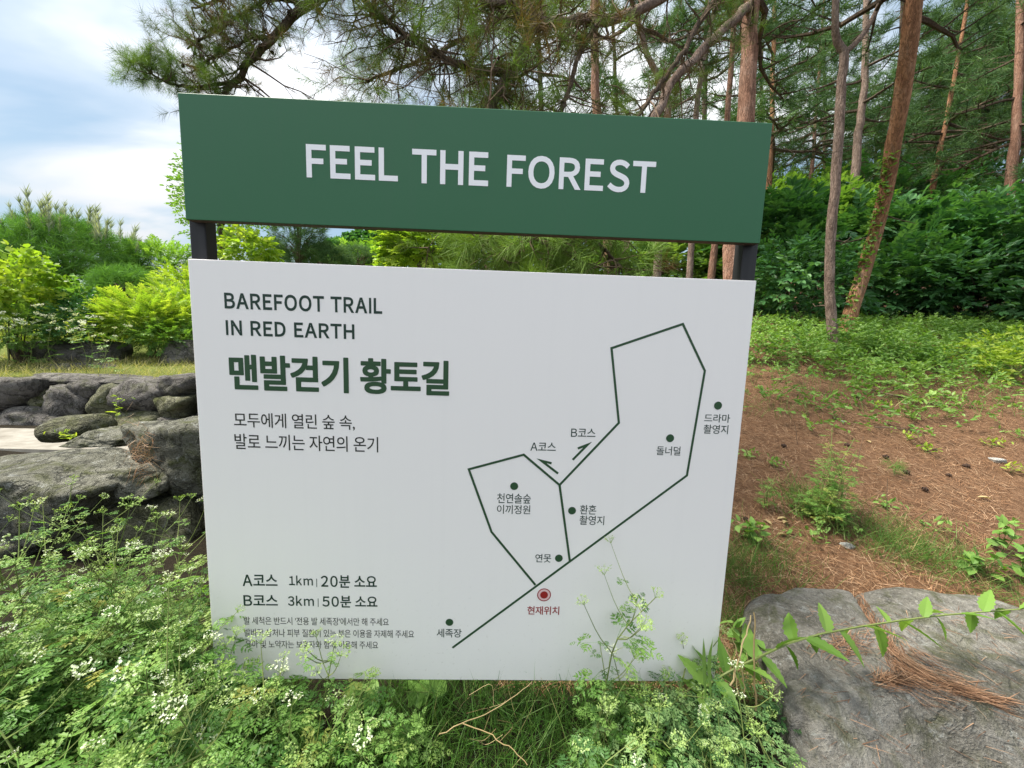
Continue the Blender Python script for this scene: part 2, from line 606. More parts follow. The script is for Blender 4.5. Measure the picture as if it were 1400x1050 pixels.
G = dict(
    white=panel_mat('panel_white', (.885, .842, .815), .36, .025),
    green=panel_mat('panel_green', (.015, .116, .041), .42, .08),
    edge=plain_mat('panel_edge', (.55, .55, .53), .45),
    under=plain_mat('panel_back', (.09, .06, .05), .6),
    post=panel_mat('post_dark', (.008, .008, .010), .55, .2),
    ink=plain_mat('ink_green', (.026, .072, .030), .5),
    ink_dark=plain_mat('ink_dark', (.010, .036, .023), .5),
    ink_grey=plain_mat('ink_grey', (.022, .024, .018), .5),
    ink_red=plain_mat('ink_red', (.30, .014, .016), .5),
    ink_pink=plain_mat('ink_pink', (.75, .50, .50), .5),
    ink_white=plain_mat('ink_white', (.92, .90, .91), .45),
    parsley=leaf_mat('parsley_leaf', [(0, (.04, .11, .018)), (.45, (.115, .24, .046)), (.85, (.215, .35, .09)), (1, (.31, .32, .08))], .38, .45),
    parsley_blue=leaf_mat('parsley_leaf_grey', [(0, (.04, .11, .03)), (.5, (.12, .235, .075)), (1, (.25, .36, .14))], .3, .45),
    stem=leaf_mat('green_stem', [(0, (.10, .15, .04)), (1, (.22, .26, .08))], .1, .5),
    flower=leaf_mat('small_flower', [(0, (.20, .32, .06)), (.6, (.34, .45, .16)), (1, (.78, .80, .68))], .3, .6),
    grass=leaf_mat('grass_blade', [(0, (.03, .085, .014)), (.5, (.075, .17, .03)), (.85, (.17, .27, .07)), (1, (.40, .34, .15))], .3, .45),
    grass_dry=leaf_mat('dry_grass', [(0, (.16, .19, .05)), (.5, (.36, .33, .14)), (1, (.55, .46, .26))], .3, .6),
    meadow=leaf_mat('meadow_grass', [(0, (.17, .24, .03)), (.5, (.30, .36, .06)), (1, (.48, .46, .14))], .35, .6),
    flower_white=leaf_mat('white_umbel', [(0, (.70, .72, .62)), (1, (.86, .86, .82))], .3, .6),
    leaf_dark=leaf_mat('shrub_leaf_dark', [(0, (.025, .085, .027)), (.5, (.06, .165, .052)), (1, (.14, .28, .10))], .3, .38, .9),
    leaf_mid=leaf_mat('shrub_leaf_mid', [(0, (.075, .16, .03)), (.5, (.14, .26, .055)), (1, (.24, .37, .09))], .35, .42, .8),
    leaf_yellow=leaf_mat('shrub_leaf_yellow', [(0, (.12, .22, .025)), (.5, (.25, .37, .045)), (1, (.44, .49, .09))], .42, .45, .8),
    leaf_lime=leaf_mat('tree_leaf_lime', [(0, (.08, .17, .025)), (.5, (.15, .28, .05)), (1, (.26, .40, .09))], .4, .45, .5),
    pine=leaf_mat('pine_needles', [(0, (.03, .065, .028)), (.5, (.065, .13, .05)), (.85, (.12, .20, .08)), (1, (.20, .23, .10))], .22, .65, 0.0, .08),
    pine_near=leaf_mat('pine_needles_near', [(0, (.07, .038, .016)), (.16, (.16, .10, .042)), (.3, (.075, .09, .022)), (.6, (.10, .165, .035)), (1, (.21, .33, .08))], .25, .6, 0.0, .10),
    pine_young=leaf_mat('young_pine_needles', [(0, (.05, .12, .03)), (.5, (.11, .24, .05)), (1, (.19, .34, .085))], .28, .7, .6, .06),
    candle=leaf_mat('pine_candle', [(0, (.22, .26, .17)), (1, (.42, .44, .36))], .2, .6),
    straw=leaf_mat('straw', [(0, (.20, .14, .06)), (1, (.42, .33, .17))], .15, .6),
    litter=leaf_mat('pine_litter', [(0, (.055, .028, .015)), (.4, (.19, .095, .046)), (.75, (.35, .195, .10)), (1, (.54, .38, .24))], .1, .6),
    heap=leaf_mat('heap_needles', [(0, (.08, .042, .024)), (.5, (.21, .11, .06)), (1, (.38, .24, .15))], .1, .55),
    bark_red=bark_mat('bark_red', (.26, .13, .085), (.40, .23, .16), (.46, .31, .24), 7),
    bark_orange=bark_mat('bark_orange', (.26, .125, .072), (.45, .23, .12), (.49, .31, .20), 6),
    bark_grey=bark_mat('bark_grey', (.21, .145, .112), (.37, .268, .215), (.46, .36, .30), 9),
    bark_dark=bark_mat('bark_dark', (.08, .058, .042), (.16, .115, .08), (.25, .185, .135), 10),
    twig=plain_mat('twig', (.14, .10, .07), .9, .1),
    cone=plain_mat('pine_cone', (.045, .028, .02), .85, .15),
    rock_a=rock_mat('rock_near', (.07, .07, .048), (.19, .188, .145), (.36, .352, .29), .42, .24, 1.3),
    rock_b=rock_mat('rock_dark', (.065, .06, .054), (.155, .143, .13), (.28, .26, .24), .22, .08, 7.7),
    rock_c=rock_mat('rock_mossy', (.07, .07, .04), (.155, .155, .09), (.26, .255, .17), .45, .12, 3.1),
    rock_flat=rock_mat('rock_flat', (.10, .094, .074), (.245, .232, .198), (.41, .392, .35), .28, .22, 11.0, .25),
    pebble=rock_mat('pale_stone', (.35, .35, .32), (.5, .5, .46), (.62, .61, .57), .02, .05, 5.0),
)

# ------------------------------------------------------------------ ground


def sstep(a, b, x):
    t = np.clip((x - a) / (b - a), 0, 1)
    return t * t * (3 - 2 * t)


def gz(x, y):
    x = np.asarray(x, float)
    y = np.asarray(y, float)
    yy = np.maximum(y, -3)
    rise = .30 * np.where(yy > .4, np.minimum(yy, 6.2) - .4, 0) + .17 * np.maximum(yy - 6.2, 0) - .11 * np.maximum(yy - 25, 0)
    right = -.06 + rise + .05 * np.maximum(x - 1, 0) * sstep(-1, 1.5, yy)
    left = -.08 + .12 * sstep(2.0, 2.6, yy) + .50 * sstep(3.95, 4.35, yy) + .07 * np.clip(yy - 4.4, 0, 2.4) + .26 * np.clip(yy - 6.8, 0, 5.6) + .045 * np.maximum(yy - 12.4, 0)
    d = np.maximum(yy + 1.26, .6)
    cx = .08 - .18 * d
    w = sstep(-.33, .33, (x - cx) / d)
    z = left * (1 - w) + right * w
    z = np.minimum(z, 8.0 + .01 * yy)
    return z + .02 * np.sin(x * 2.3 + y * 1.1) * np.cos(y * 1.9 - x * .7) + .012 * np.sin(x * 6.1 + 1) * np.sin(y * 5.3)


def gpt(x, y, dz=0.0):
    return np.array([x, y, float(gz(x, y)) + dz])


def on_ground_many(px, py):
    """The same for many rays at once."""
    px, py = np.asarray(px, float), np.asarray(py, float)
    v = _f[None] + _r[None] * ((px - 700) / F_PX)[:, None] - _u[None] * ((py - 525) / F_PX)[:, None]
    res = CAM + v * 12
    open_ = np.ones(len(px), bool)
    d = .4
    while d < 40 and open_.any():
        q = CAM + v * d
        hit = open_ & (q[:, 2] <= gz(q[:, 0], q[:, 1]))
        res[hit] = q[hit]
        open_ &= ~hit
        d += .015 + d * .003
    res[:, 2] = gz(res[:, 0], res[:, 1])
    return res


def on_ground(px, py):
    """Where the view ray meets the ground (march)."""
    v = ray(px, py)
    d = .4
    while d < 60:
        p = CAM + v * d
        if p[2] <= gz(p[0], p[1]):
            return gpt(p[0], p[1])
        d += .01 + d * .002
    p = CAM + v * 12
    return gpt(p[0], p[1])


def ground():
    s = np.linspace(-1, 1, 261)
    xs = np.sinh(s * 5.4) / np.sinh(5.4) * 320
    ys = np.sinh(np.linspace(-.72, 1, 261) * 5.4) / np.sinh(5.4) * 420 + 1.0
    X, Y = np.meshgrid(xs, ys)
    Z = gz(X, Y)
    v = np.stack([X, Y, Z], -1).reshape(-1, 3)
    n = 261
    i = np.arange(n - 1)[:, None] * n
    j = np.arange(n - 1)[None]
    f = np.stack([i + j, i + j + 1, i + n + j + 1, i + n + j], -1).reshape(-1, 4)
    mb = MB()
    mb.add(v, f)
    m, t, p = new_mat('ground_soil')
    co = worldpos(t)
    sp = t.nodes.new('ShaderNodeSeparateXYZ')
    t.links.new(co, sp.inputs[0])
    n1 = noise_node(t, co, 1.6, 6, .6)
    n2 = noise_node(t, co, 34, 6, .7)
    n3 = noise_node(t, co, 130, 4, .75)
    brown = ramp(t, n2, [(.25, (.07, .037, .02)), (.5, (.20, .112, .062)), (.75, (.34, .215, .13))])
    brown = mixc(t, math_node(t, 'MULTIPLY', n3, .5), brown, (.075, .04, .023))
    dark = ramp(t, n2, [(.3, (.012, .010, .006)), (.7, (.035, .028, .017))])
    green = ramp(t, n2, [(.3, (.06, .085, .018)), (.6, (.16, .19, .045)), (.8, (.26, .26, .08))])
    # forest floor on the east side of the board, bare dark soil below the weeds, meadow beyond the far wall
    fx = math_node(t, 'ADD', sp.outputs[0], math_node(t, 'MULTIPLY', math_node(t, 'SUBTRACT', n1, .5), .6))
    mr = t.nodes.new('ShaderNodeMapRange')
    t.links.new(fx, mr.inputs[0])
    mr.inputs[1].default_value, mr.inputs[2].default_value = .35, .75
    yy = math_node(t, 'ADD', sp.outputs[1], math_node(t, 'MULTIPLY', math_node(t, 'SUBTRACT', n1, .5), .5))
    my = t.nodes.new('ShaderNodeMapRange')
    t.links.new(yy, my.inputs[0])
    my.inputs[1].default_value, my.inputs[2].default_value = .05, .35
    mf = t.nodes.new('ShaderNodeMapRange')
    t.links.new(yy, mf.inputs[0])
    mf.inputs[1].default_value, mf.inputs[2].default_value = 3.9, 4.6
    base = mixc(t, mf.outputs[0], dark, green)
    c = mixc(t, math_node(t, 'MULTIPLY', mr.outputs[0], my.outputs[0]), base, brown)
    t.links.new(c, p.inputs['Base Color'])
    p.inputs['Roughness'].default_value = .95
    p.inputs['Specular IOR Level'].default_value = .1
    bump(t, p, math_node(t, 'ADD', n2, n3), .8, .03)
    o = mb.build('ground', m, smooth=True)
    tag(o, 'sloping ground of brown pine litter, soil and meadow', kind='structure')
    return BVHTree.FromPolygons([tuple(q) for q in v], [tuple(q) for q in f])


GROUND = ground()

# ------------------------------------------------------------------ sign
H1, GAP, H2, W2 = .36076, .11666, 1.4455, .9015
Z1 = SIGN_TOP - H1
Z2 = Z1 - GAP
Z3 = Z2 - H2
SIGN = empty('information_board', (0, 0, gz(0, 0)),
             'large trail map board with green header and white panel on two black posts', 'sign board')
SZ = float(gz(0, 0))


def rel(mb):
    mb.v = [v - np.array([0, 0, SZ]) for v in mb.v]
    return mb


def bevel(o, w=.002, seg=2):
    md = o.modifiers.new('bevel', 'BEVEL')
    md.width = w
    md.segments = seg
    md.limit_method = 'ANGLE'


def panel(name, x0, x1, z0, z1, th, face, back):
    mb = MB()
    box(mb, x0, x1, 0.0, th, z0, z1)
    o = rel(mb).build(name, [face, G['edge'], back], SIGN)
    me = o.data
    for q in me.polygons:
        n = q.normal
        q.material_index = 0 if (n.y < -.5 or n.z > .5 or abs(n.x) > .5) else 2 if n.z < -.5 else 1
    bevel(o, .0018, 2)
    return o


header = panel('header_panel', -.9, .9, Z1, SIGN_TOP, .032, G['green'], G['under'])
mapp = panel('map_panel', -W2, W2, Z3, Z2, .018, G['white'], G['under'])
for s in (-1, 1):
    mb = MB()
    xo, xi = s * .918, s * .868
    box(mb, min(xo, xi), max(xo, xi), .0345, .0845, -.35, SIGN_TOP - .02)
    o = rel(mb).build('post', G['post'], SIGN)
    bevel(o, .004, 3)
for z in (Z1 + .09, SIGN_TOP - .09, Z2 - .12, Z3 + .12):
    mb = MB()
    box(mb, -.8675, .8675, .0365, .0700, z - .02, z + .02)
    rel(mb).build('rail', G['post'], SIGN)


def glyphs(body, offset=0.0, spacing=1.0):
    c = bpy.data.curves.new('lettering', 'FONT')
    c.body = body
    c.size = 1.0
    c.space_character = spacing
    c.offset = offset
    c.resolution_u = 5
    o = bpy.data.objects.new('lettering', c)
    COL.objects.link(o)
    bpy.context.view_layer.update()
    dg = bpy.context.evaluated_depsgraph_get()
    me = o.evaluated_get(dg).to_mesh()
    v = np.array([q.co[:] for q in me.vertices])
    f = [tuple(q.vertices) for q in me.polygons]
    o.evaluated_get(dg).to_mesh_clear()
    bpy.data.objects.remove(o)
    bpy.data.curves.remove(c)
    return v, f


GLYPH = {}
BEAR = dict(zip('ATLVYOCQGJ1kmx', (.02, .03, .055, .02, .02, .055, .055, .05, .05, .04, .06, .07, .075, .03)))


def text_mesh(body, offset=0.0, spacing=1.0):
    """Latin letters and figures are set one by one in the plain sans that also holds the Hangul; Hangul runs as they come."""
    runs, cur = [], ''
    for ch in body:
        if ch.isascii() and ch.isalnum():
            if cur:
                runs.append((cur, False))
                cur = ''
            runs.append((ch, True))
        else:
            cur += ch
    if cur:
        runs.append((cur, False))
    V, F, x, n = [], [], 0.0, 0
    for r, latin in runs:
        if latin:
            key = (r, offset)
            if key not in GLYPH:
                GLYPH[key] = glyphs(chr(ord(r) + 0xFEE0), offset)
                if r == 'I':
                    w_ = .042 + offset
                    GLYPH[key] = (np.array([(-w_, 0 - offset, 0), (w_, 0 - offset, 0), (w_, .733 + offset, 0), (-w_, .733 + offset, 0)]), [(0, 1, 2, 3)])
            v, f = GLYPH[key]
            b = BEAR.get(r, .078) * (spacing if spacing > 1 else 1.0)
            b2 = {'E': .045, 'F': .03, 'L': .02, 'R': .03, 'S': .05, 'B': .05}.get(r, b) * (spacing if spacing > 1 else 1.0)
            w = v[:, 0].max() - v[:, 0].min()
            v = v - np.array([v[:, 0].min() - x - b, 0, 0])
            x += b + w + b2
        elif not r.strip():
            x += (.34 if spacing > 1 else .20) * len(r)
            continue
        else:
            lead = len(r) - len(r.lstrip())
            v, f = glyphs(r.strip(), offset, spacing)
            x += .2 * lead
            w = v[:, 0].max() - v[:, 0].min()
            v = v - np.array([v[:, 0].min() - x - .04, 0, 0])
            x += .04 + w + .04 + .2 * (len(r) - len(r.rstrip()))
        V.append(v)
        F += [tuple(i + n for i in q) for q in f]
        n += len(v)
    return np.concatenate(V), F


def lettering(body, bl, tr, mat, parent, offset=0.0, name='lettering', spacing=1.0):
    """Words fitted between the panel points of their lower left and upper right corners."""
    v, f = text_mesh(body, offset, spacing)
    mn, mx = v[:, :2].min(0), v[:, :2].max(0)
    a, b = on_y(*bl), on_y(*tr)
    x = a[0] + (v[:, 0] - mn[0]) / (mx[0] - mn[0]) * (b[0] - a[0])
    z = a[2] + (v[:, 1] - mn[1]) / (mx[1] - mn[1]) * (b[2] - a[2])
    V = np.stack([x, -.0008 - .02 * v[:, 2], z - SZ], 1)
    me = bpy.data.meshes.new(name)
    me.from_pydata([tuple(q) for q in V], [], f)
    me.materials.append(mat)
    o = bpy.data.objects.new(name, me)
    COL.objects.link(o)
    o.parent = parent
    return o


for body, bl, tr in (('FEEL', (419.5, 242.5), (544, 203)), ('THE', (563.5, 250), (668.3, 208.5)), ('FOREST', (692.3, 256), (897.3, 220.8))):
    lettering(body, bl, tr, G['ink_white'], header, .026)
T = [
    ('BAREFOOT TRAIL', (307.5, 422), (522.5, 407.5), 'ink_dark', .028, 1.08),
    ('IN RED EARTH', (309.5, 458), (484.5, 443.5), 'ink_dark', .028, 1.08),
    ('맨발걷기 황토길', (315, 533), (614.8, 493), 'ink', .0, .95),
    ('모두에게 열린 숲 속,', (320.5, 584.5), (485, 568), 'ink_grey', .004, .95),
    ('발로 느끼는 자연의 온기', (321.5, 613.8), (517, 597.5), 'ink_grey', .004, .95),
    ('A코스', (332, 801), (379, 785.5), 'ink_dark', .016, .98),
    ('1km', (395.5, 799.8), (427.6, 787), 'ink_dark', .016, 1.0),
    ('20분 소요', (439, 803), (515.2, 787), 'ink_dark', .016, .98),
    ('B코스', (333.5, 828), (379.5, 813.5), 'ink_dark', .016, .98),
    ('3km', (394, 828), (429, 814.5), 'ink_dark', .016, 1.0),
    ('50분 소요', (441, 830), (516, 815), 'ink_dark', .016, .98),
    ("발 세척은 반드시 '전용 발 세족장'에서만 해 주세요", (334, 853.5), (531.6, 845), 'ink_grey', .0, .95),
    ('발바닥 상처나 피부 질환이 있는 분은 이용을 자제해 주세요', (334.7, 870), (566.2, 861.5), 'ink_grey', .0, .95),
    ('유아 및 노약자는 보호자와 함께 이용해 주세요', (336, 885.5), (517, 876.5), 'ink_grey', .0, .95),
    ('A코스', (725, 616), (760.3, 605.3), 'ink_dark', .006, .95),
    ('B코스', (780.5, 597), (814.6, 586.2), 'ink_dark', .006, .95),
    ('천연솔숲', (679.5, 687.5), (726, 675.2), 'ink_dark', .004, .95),
    ('이끼정원', (679.3, 702.2), (725.2, 690.8), 'ink_dark', .004, .95),
    ('환혼', (792.6, 702.8), (815.6, 690.5), 'ink_dark', .004, .95),
    ('촬영지', (792, 717.2), (826.4, 705.3), 'ink_dark', .004, .95),
    ('연못', (731.6, 768.6), (753.8, 757.4), 'ink_dark', .006, .95),
    ('현재위치', (720.6, 840), (764.8, 829), 'ink_red', .012, .95),
    ('세족장', (597, 871), (631.2, 859.6), 'ink_dark', .006, .95),
    ('드라마', (962.3, 577), (998.6, 566.5), 'ink_dark', .004, .95),
    ('촬영지', (961.2, 592.6), (996, 581.2), 'ink_dark', .004, .95),
    ('돌너덜', (897, 622), (930.8, 610.5), 'ink_dark', .004, .95),
]
for body, bl, tr, m, off, sp_ in T:
    if body == '맨발걷기 황토길':
        # heavy weight: the same strokes laid over themselves, hair-thin steps apart
        vv, ff = text_mesh(body, .012, sp_)
        V_, F_ = [], []
        for q, (dx, dy) in enumerate(((0, 0), (.022, 0), (-.022, 0), (0, .016), (0, -.016), (.018, .014), (-.018, -.014), (.018, -.014), (-.018, .014))):
            V_.append(vv + np.array([dx, dy, q * .002]))
            F_ += [tuple(i + q * len(vv) for i in f) for f in ff]
        GLYPH['title'] = (np.concatenate(V_), F_)
        text_mesh_, text_mesh = text_mesh, lambda *a: GLYPH['title']
        lettering(body, bl, tr, G[m], mapp)
        text_mesh = text_mesh_
        continue
    lettering(body, bl, tr, G[m], mapp, off, spacing=sp_)


def flat_lines(name, polylines, width, mat, closed=False, y=-.0008):
    """Mitred flat line work on the panel."""
    mb = MB()
    for pl in polylines:
        P = np.array([on_y(*q)[[0, 2]] for q in pl])
        cl_ = np.allclose(P[0], P[-1])
        if cl_:
            P = P[:-1]
        n = len(P)
        L = []
        for i in range(n):
            a = P[i] - P[i - 1] if (i > 0 or cl_) else None
            b = P[(i + 1) % n] - P[i] if (i < n - 1 or cl_) else None
            a = norm(a) if a is not None else norm(b)
            b = norm(b) if b is not None else a
            na, nb = np.array([-a[1], a[0]]), np.array([-b[1], b[0]])
            mt = norm(na + nb)
            k = width / 2 / max(.35, float(mt @ na))
            L.append((P[i] + mt * k, P[i] - mt * k))
        v = [(q[0], y, q[1] - SZ) for pr in L for q in pr]
        f = [(2 * i, 2 * i + 1, (2 * i + 3) % (2 * n), (2 * i + 2) % (2 * n)) for i in range(n if cl_ else n - 1)]
        mb.add(v, np.array(f))
        y -= .0003
    return mb.build(name, mat, mapp)


LW = .0078
flat_lines('trail_line', [[(765, 663), (846, 578), (836, 476), (933.5, 443), (963.5, 507), (939, 650), (618.5, 885.5)],
                          [(732, 799.5), (672, 727), (641, 641.5), (716, 621.5), (765, 663), (779, 767)]], LW, G['ink'])
for tip, end, barb in (((733.5, 626.6), (762, 648.5), (754.5, 631.8)), ((809.5, 603.8), (784, 629.6), (789.3, 611.6))):
    T3 = [on_y(*q)[[0, 2]] for q in (tip, end, barb)]
    e = norm(T3[1] - T3[0])
    b = norm(T3[2] - T3[0])
    ne = np.array([-e[1], e[0]])
    if ne @ b < 0:
        ne = -ne
    nbv = np.array([-b[1], b[0]])
    if nbv @ e < 0:
        nbv = -nbv
    w = LW
    # inner corner: intersection of shaft's inner line and barb's inner line
    A = np.stack([e, -b], 1)
    st = np.linalg.solve(A, nbv * w - ne * w)
    inner = T3[0] + ne * w + e * st[0]
    poly = [T3[0], T3[1], T3[1] + ne * w, inner, T3[2] + nbv * w, T3[2]]
    mb = MB()
    V = [(q[0], -.0009, q[1] - SZ) for q in poly]
    mb.add(V, [np.array([(0, 1, 2, 3)]), np.array([(0, 3, 4, 5)])])
    mb.build('direction_arrow', G['ink'], mapp)


def disc(name, c, r, mat, y=-.0012, r0=None):
    C = on_y(*c)
    mb = MB()
    th = np.arange(40) * 2 * PI / 40
    ring = lambda q: np.stack([C[0] + q * np.cos(th), np.full(40, y), C[2] - SZ + q * np.sin(th)], 1)
    if r0:
        v = np.vstack([ring(r), ring(r0)])
        i = np.arange(40)
        k = (i + 1) % 40
        mb.add(v, np.stack([i, k, 40 + k, 40 + i], 1))
    else:
        v = np.vstack([ring(r), [(C[0], y, C[2] - SZ)]])
        i = np.arange(40)
        mb.add(v, np.stack([i, (i + 1) % 40, np.full(40, 40)], 1))
    return mb.build(name, mat, mapp)


for c in ((703, 664.5), (782, 698), (764, 763), (614.5, 850.5), (981.5, 554.4), (916, 599)):
    disc('map_dot', c, .0136, G['ink'])
disc('location_dot', (743.8, 813), .0138, G['ink_red'], -.0016)
disc('location_halo', (743.8, 813), .0215, G['ink_pink'], -.0008)
disc('location_ring', (743.8, 813), .0245, G['ink_red'], -.0012, .0212)
for (a, b) in (((433, 791), (433.2, 802.5)), ((435, 818), (435.2, 829.5))):
    flat_lines('divider_line', [[a, b]], .0022, G['ink_dark'])

# ------------------------------------------------------------------ rocks


def rock_mesh(seed, dims, roll=0.0, p=9, nplanes=9, subdiv=4, amp=.05, flat_top=True):
    rng = np.random.default_rng(seed)
    import bmesh
    bm = bmesh.new()
    bmesh.ops.create_icosphere(bm, subdivisions=subdiv, radius=1)
    bm.verts.ensure_lookup_table()
    d = norm(np.array([q.co[:] for q in bm.verts]))
    f = np.array([[q.index for q in fa.verts] for fa in bm.faces])
    bm.free()
    N = rand_dirs(rng, nplanes)
    D = rng.uniform(.66, .98, nplanes)
    ax = np.array([(1, 0, 0), (-1, 0, 0), (0, 1, 0), (0, -1, 0), (0, 0, 1), (0, 0, -1)], float)
    ax = norm(ax + rng.standard_normal(ax.shape) * .14)
    N = np.vstack([N, ax])
    D = np.concatenate([D, rng.uniform(.72, .9, 6)])
    q = np.maximum(d @ N.T, 0) / D
    r = (q ** p).sum(1) ** (-1 / p)
    v = d * r[:, None]
    off = rng.uniform(-50, 50, 3)
    disp = np.array([mnoise.fractal(Vector(x * 1.6 + off), .8, 2.1, 6) for x in v])
    ridg = np.array([abs(mnoise.noise(Vector(x * 3.2 + off))) for x in v])
    fine = np.array([mnoise.ridged_multi_fractal(Vector(x * 4.2 + off), .9, 2.1, 4, 1.0, 2.0) for x in v])
    v = v * (1 + amp * disp + amp * .6 * (ridg - .25) + amp * .16 * (fine - 1))[:, None]
    v = v / np.abs(v).max(0)
    v = v * (np.asarray(dims) / 2)
    c, s = math.cos(roll), math.sin(roll)
    v = np.stack([c * v[:, 0] - s * v[:, 2], v[:, 1], s * v[:, 0] + c * v[:, 2]], 1)
    return v, f


def rock(name, px, py, d, wpx, hpx, dy, seed, mat, parent=None, roll=0.0, origin=None, **kw):
    c = at(px, py, d)
    dims = (wpx / F_PX * d, dy, hpx / F_PX * d)
    v, f = rock_mesh(seed, dims, roll, **kw)
    mb = MB()
    mb.add(v + c - (np.asarray(origin) if origin is not None else 0), f)
    if parent is not None:
        return mb.build(name, mat, parent, smooth=True)
    return mb.build(name, mat, smooth=True, loc=c - np.array([0, 0, dims[2] / 2]))


w0 = gpt(-1.9, 1.6)
NEAR = empty('dry_stone_wall', w0, 'near dry stone wall of big grey-green boulders behind the white-flowered weeds', 'stone wall')
for a in ((82, 672, 2.60, 225, 104, .75, 11, 'rock_a', .13, 12), (268, 622, 2.85, 150, 112, .7, 12, 'rock_a', .05, 9),
          (214, 652, 2.66, 60, 46, .4, 13, 'rock_a', .2, 7), (155, 596, 3.0, 84, 22, .4, 14, 'rock_a', -.06, 10),
          (112, 716, 2.66, 110, 80, .6, 15, 'rock_c', -.3, 8), (222, 722, 2.72, 140, 108, .6, 16, 'rock_c', .1, 7),
          (30, 742, 2.55, 130, 92, .6, 17, 'rock_a', -.1, 9), (150, 795, 2.6, 130, 90, .6, 18, 'rock_c', .1, 8),
          (255, 815, 2.7, 130, 110, .6, 19, 'rock_a', 0, 8), (40, 835, 2.5, 150, 100, .6, 20, 'rock_c', .1, 8),
          (165, 890, 2.6, 150, 100, .6, 21, 'rock_a', 0, 8), (280, 905, 2.7, 130, 90, .6, 22, 'rock_a', 0, 8),
          (-70, 690, 2.5, 130, 110, .7, 23, 'rock_a', 0, 8), (-70, 790, 2.5, 150, 130, .7, 24, 'rock_c', 0, 8),
          (0, 640, 2.9, 70, 24, .5, 25, 'rock_a', .05, 8), (345, 650, 2.95, 130, 120, .7, 26, 'rock_a', 0, 8),
          (355, 780, 2.85, 140, 130, .7, 27, 'rock_c', 0, 8), (60, 930, 2.5, 170, 110, .6, 28, 'rock_a', 0, 8)):
    rock('boulder', *a[:7], G[a[7]], NEAR, a[8], w0, p=a[9] + 14, amp=.10, subdiv=5)
o = rock('boulder', 108, 585, 3.45, 86, 42, .45, 41, G['rock_c'], roll=.12, p=8, amp=.06)
tag(o, 'rounded olive-grey boulder alone on the wall top in front of the pale path', 'boulder')
w1 = gpt(-3.4, 4.0)
FAR = empty('dry_stone_wall', w1, 'farther dry stone wall of rounded dark boulders across the pale path', 'stone wall')
for a in ((20, 540, 5.2, 96, 52, .8, 51, 'rock_b', .05), (63, 541, 5.3, 50, 34, .6, 52, 'rock_c', 0),
          (103, 548, 5.2, 62, 48, .7, 53, 'rock_b', -.1), (132, 529, 5.3, 44, 34, .6, 54, 'rock_b', .1),
          (160, 548, 5.2, 68, 50, .7, 55, 'rock_c', .15), (208, 541, 5.25, 74, 54, .7, 56, 'rock_b', -.05),
          (258, 530, 5.3, 66, 44, .7, 57, 'rock_b', .05), (246, 556, 5.2, 66, 42, .7, 58, 'rock_c', 0),
          (150, 520, 5.5, 190, 16, .9, 59, 'rock_b', -.02), (44, 574, 5.1, 118, 42, .7, 60, 'rock_b', .03),
          (200, 574, 5.15, 92, 36, .7, 61, 'rock_c', 0), (118, 578, 5.15, 60, 34, .6, 62, 'rock_b', 0),
          (262, 580, 5.2, 60, 32, .6, 63, 'rock_b', 0), (330, 545, 5.3, 90, 60, .8, 64, 'rock_b', 0),
          (-60, 550, 5.2, 90, 70, .8, 65, 'rock_b', 0), (320, 590, 5.2, 90, 40, .8, 66, 'rock_c', 0), (50, 519, 5.6, 110, 14, .8, 67, 'rock_b', .02)):
    rock('boulder', *a[:7], G[a[7]], FAR, a[8], w1, p=16, amp=.11, subdiv=4)
for a, l in (((100, 487, 7.2, 130, 46, 1.0, 71, 'rock_b', .06), 'broad dark slab rock under the yellow-green bush above the far wall'),
             ((118, 505, 6.6, 90, 20, .8, 72, 'rock_b', .02), 'flat dark rock lying just above the far wall'),
             ((262, 487, 7.4, 50, 46, .8, 73, 'rock_b', 0), 'grey rock beside the board edge under the yellow-green bush')):
    o = rock('boulder', *a[:7], G[a[7]], None, a[8], p=8, amp=.07)
    tag(o, l, 'boulder')

# pale concrete path between the two walls
mb = MB()
xs = np.linspace(-9, -.6, 60)
rows = []
for x in xs:
    for k, (y, dz) in enumerate(((2.55, -.1), (2.57, .03), (3.35, .035), (3.37, -.1))):
        rows.append((x, y + .05 * math.sin(x), .04 + dz))
i = np.arange(59)[:, None] * 4
j = np.arange(3)[None]
mb.add(rows, np.stack([i + j, i + 4 + j, i + 5 + j, i + 1 + j], -1).reshape(-1, 4))
m, t, p = new_mat('path_concrete')
c = ramp(t, noise_node(t, worldpos(t), 7, 6, .6), [(.3, (.13, .115, .09)), (.5, (.19, .175, .145)), (.7, (.25, .235, .20))])
t.links.new(c, p.inputs['Base Color'])
p.inputs['Roughness'].default_value = .9
tag(mb.build('path', m), 'pale concrete path between the two stone walls', kind='structure')

# flat boulder at the lower right ---------------------------------------
RZ = .13
outline_px = [(1018, 818), (1032, 802), (1062, 797), (1180, 799), (1280, 800), (1370, 812), (1440, 840), (1560, 900), (1640, 1000), (1600, 1120),
              (1450, 1190), (1280, 1170), (1180, 1110), (1118, 1030), (1085, 970), (1070, 905), (1040, 862)]
OUT = np.array([on_z(*q, RZ)[:2] for q in outline_px])
RC = OUT.mean(0)
crack_px = [(1168, 797), (1190, 835), (1215, 872), (1240, 900), (1290, 930), (1350, 952), (1420, 975)]
CRK = np.array([on_z(*q, RZ)[:2] for q in crack_px])
EDGE = np.array([on_z(*q, RZ)[:2] for q in ((1120, 960), (1200, 938), (1240, 930), (1300, 948), (1370, 958), (1460, 985))])


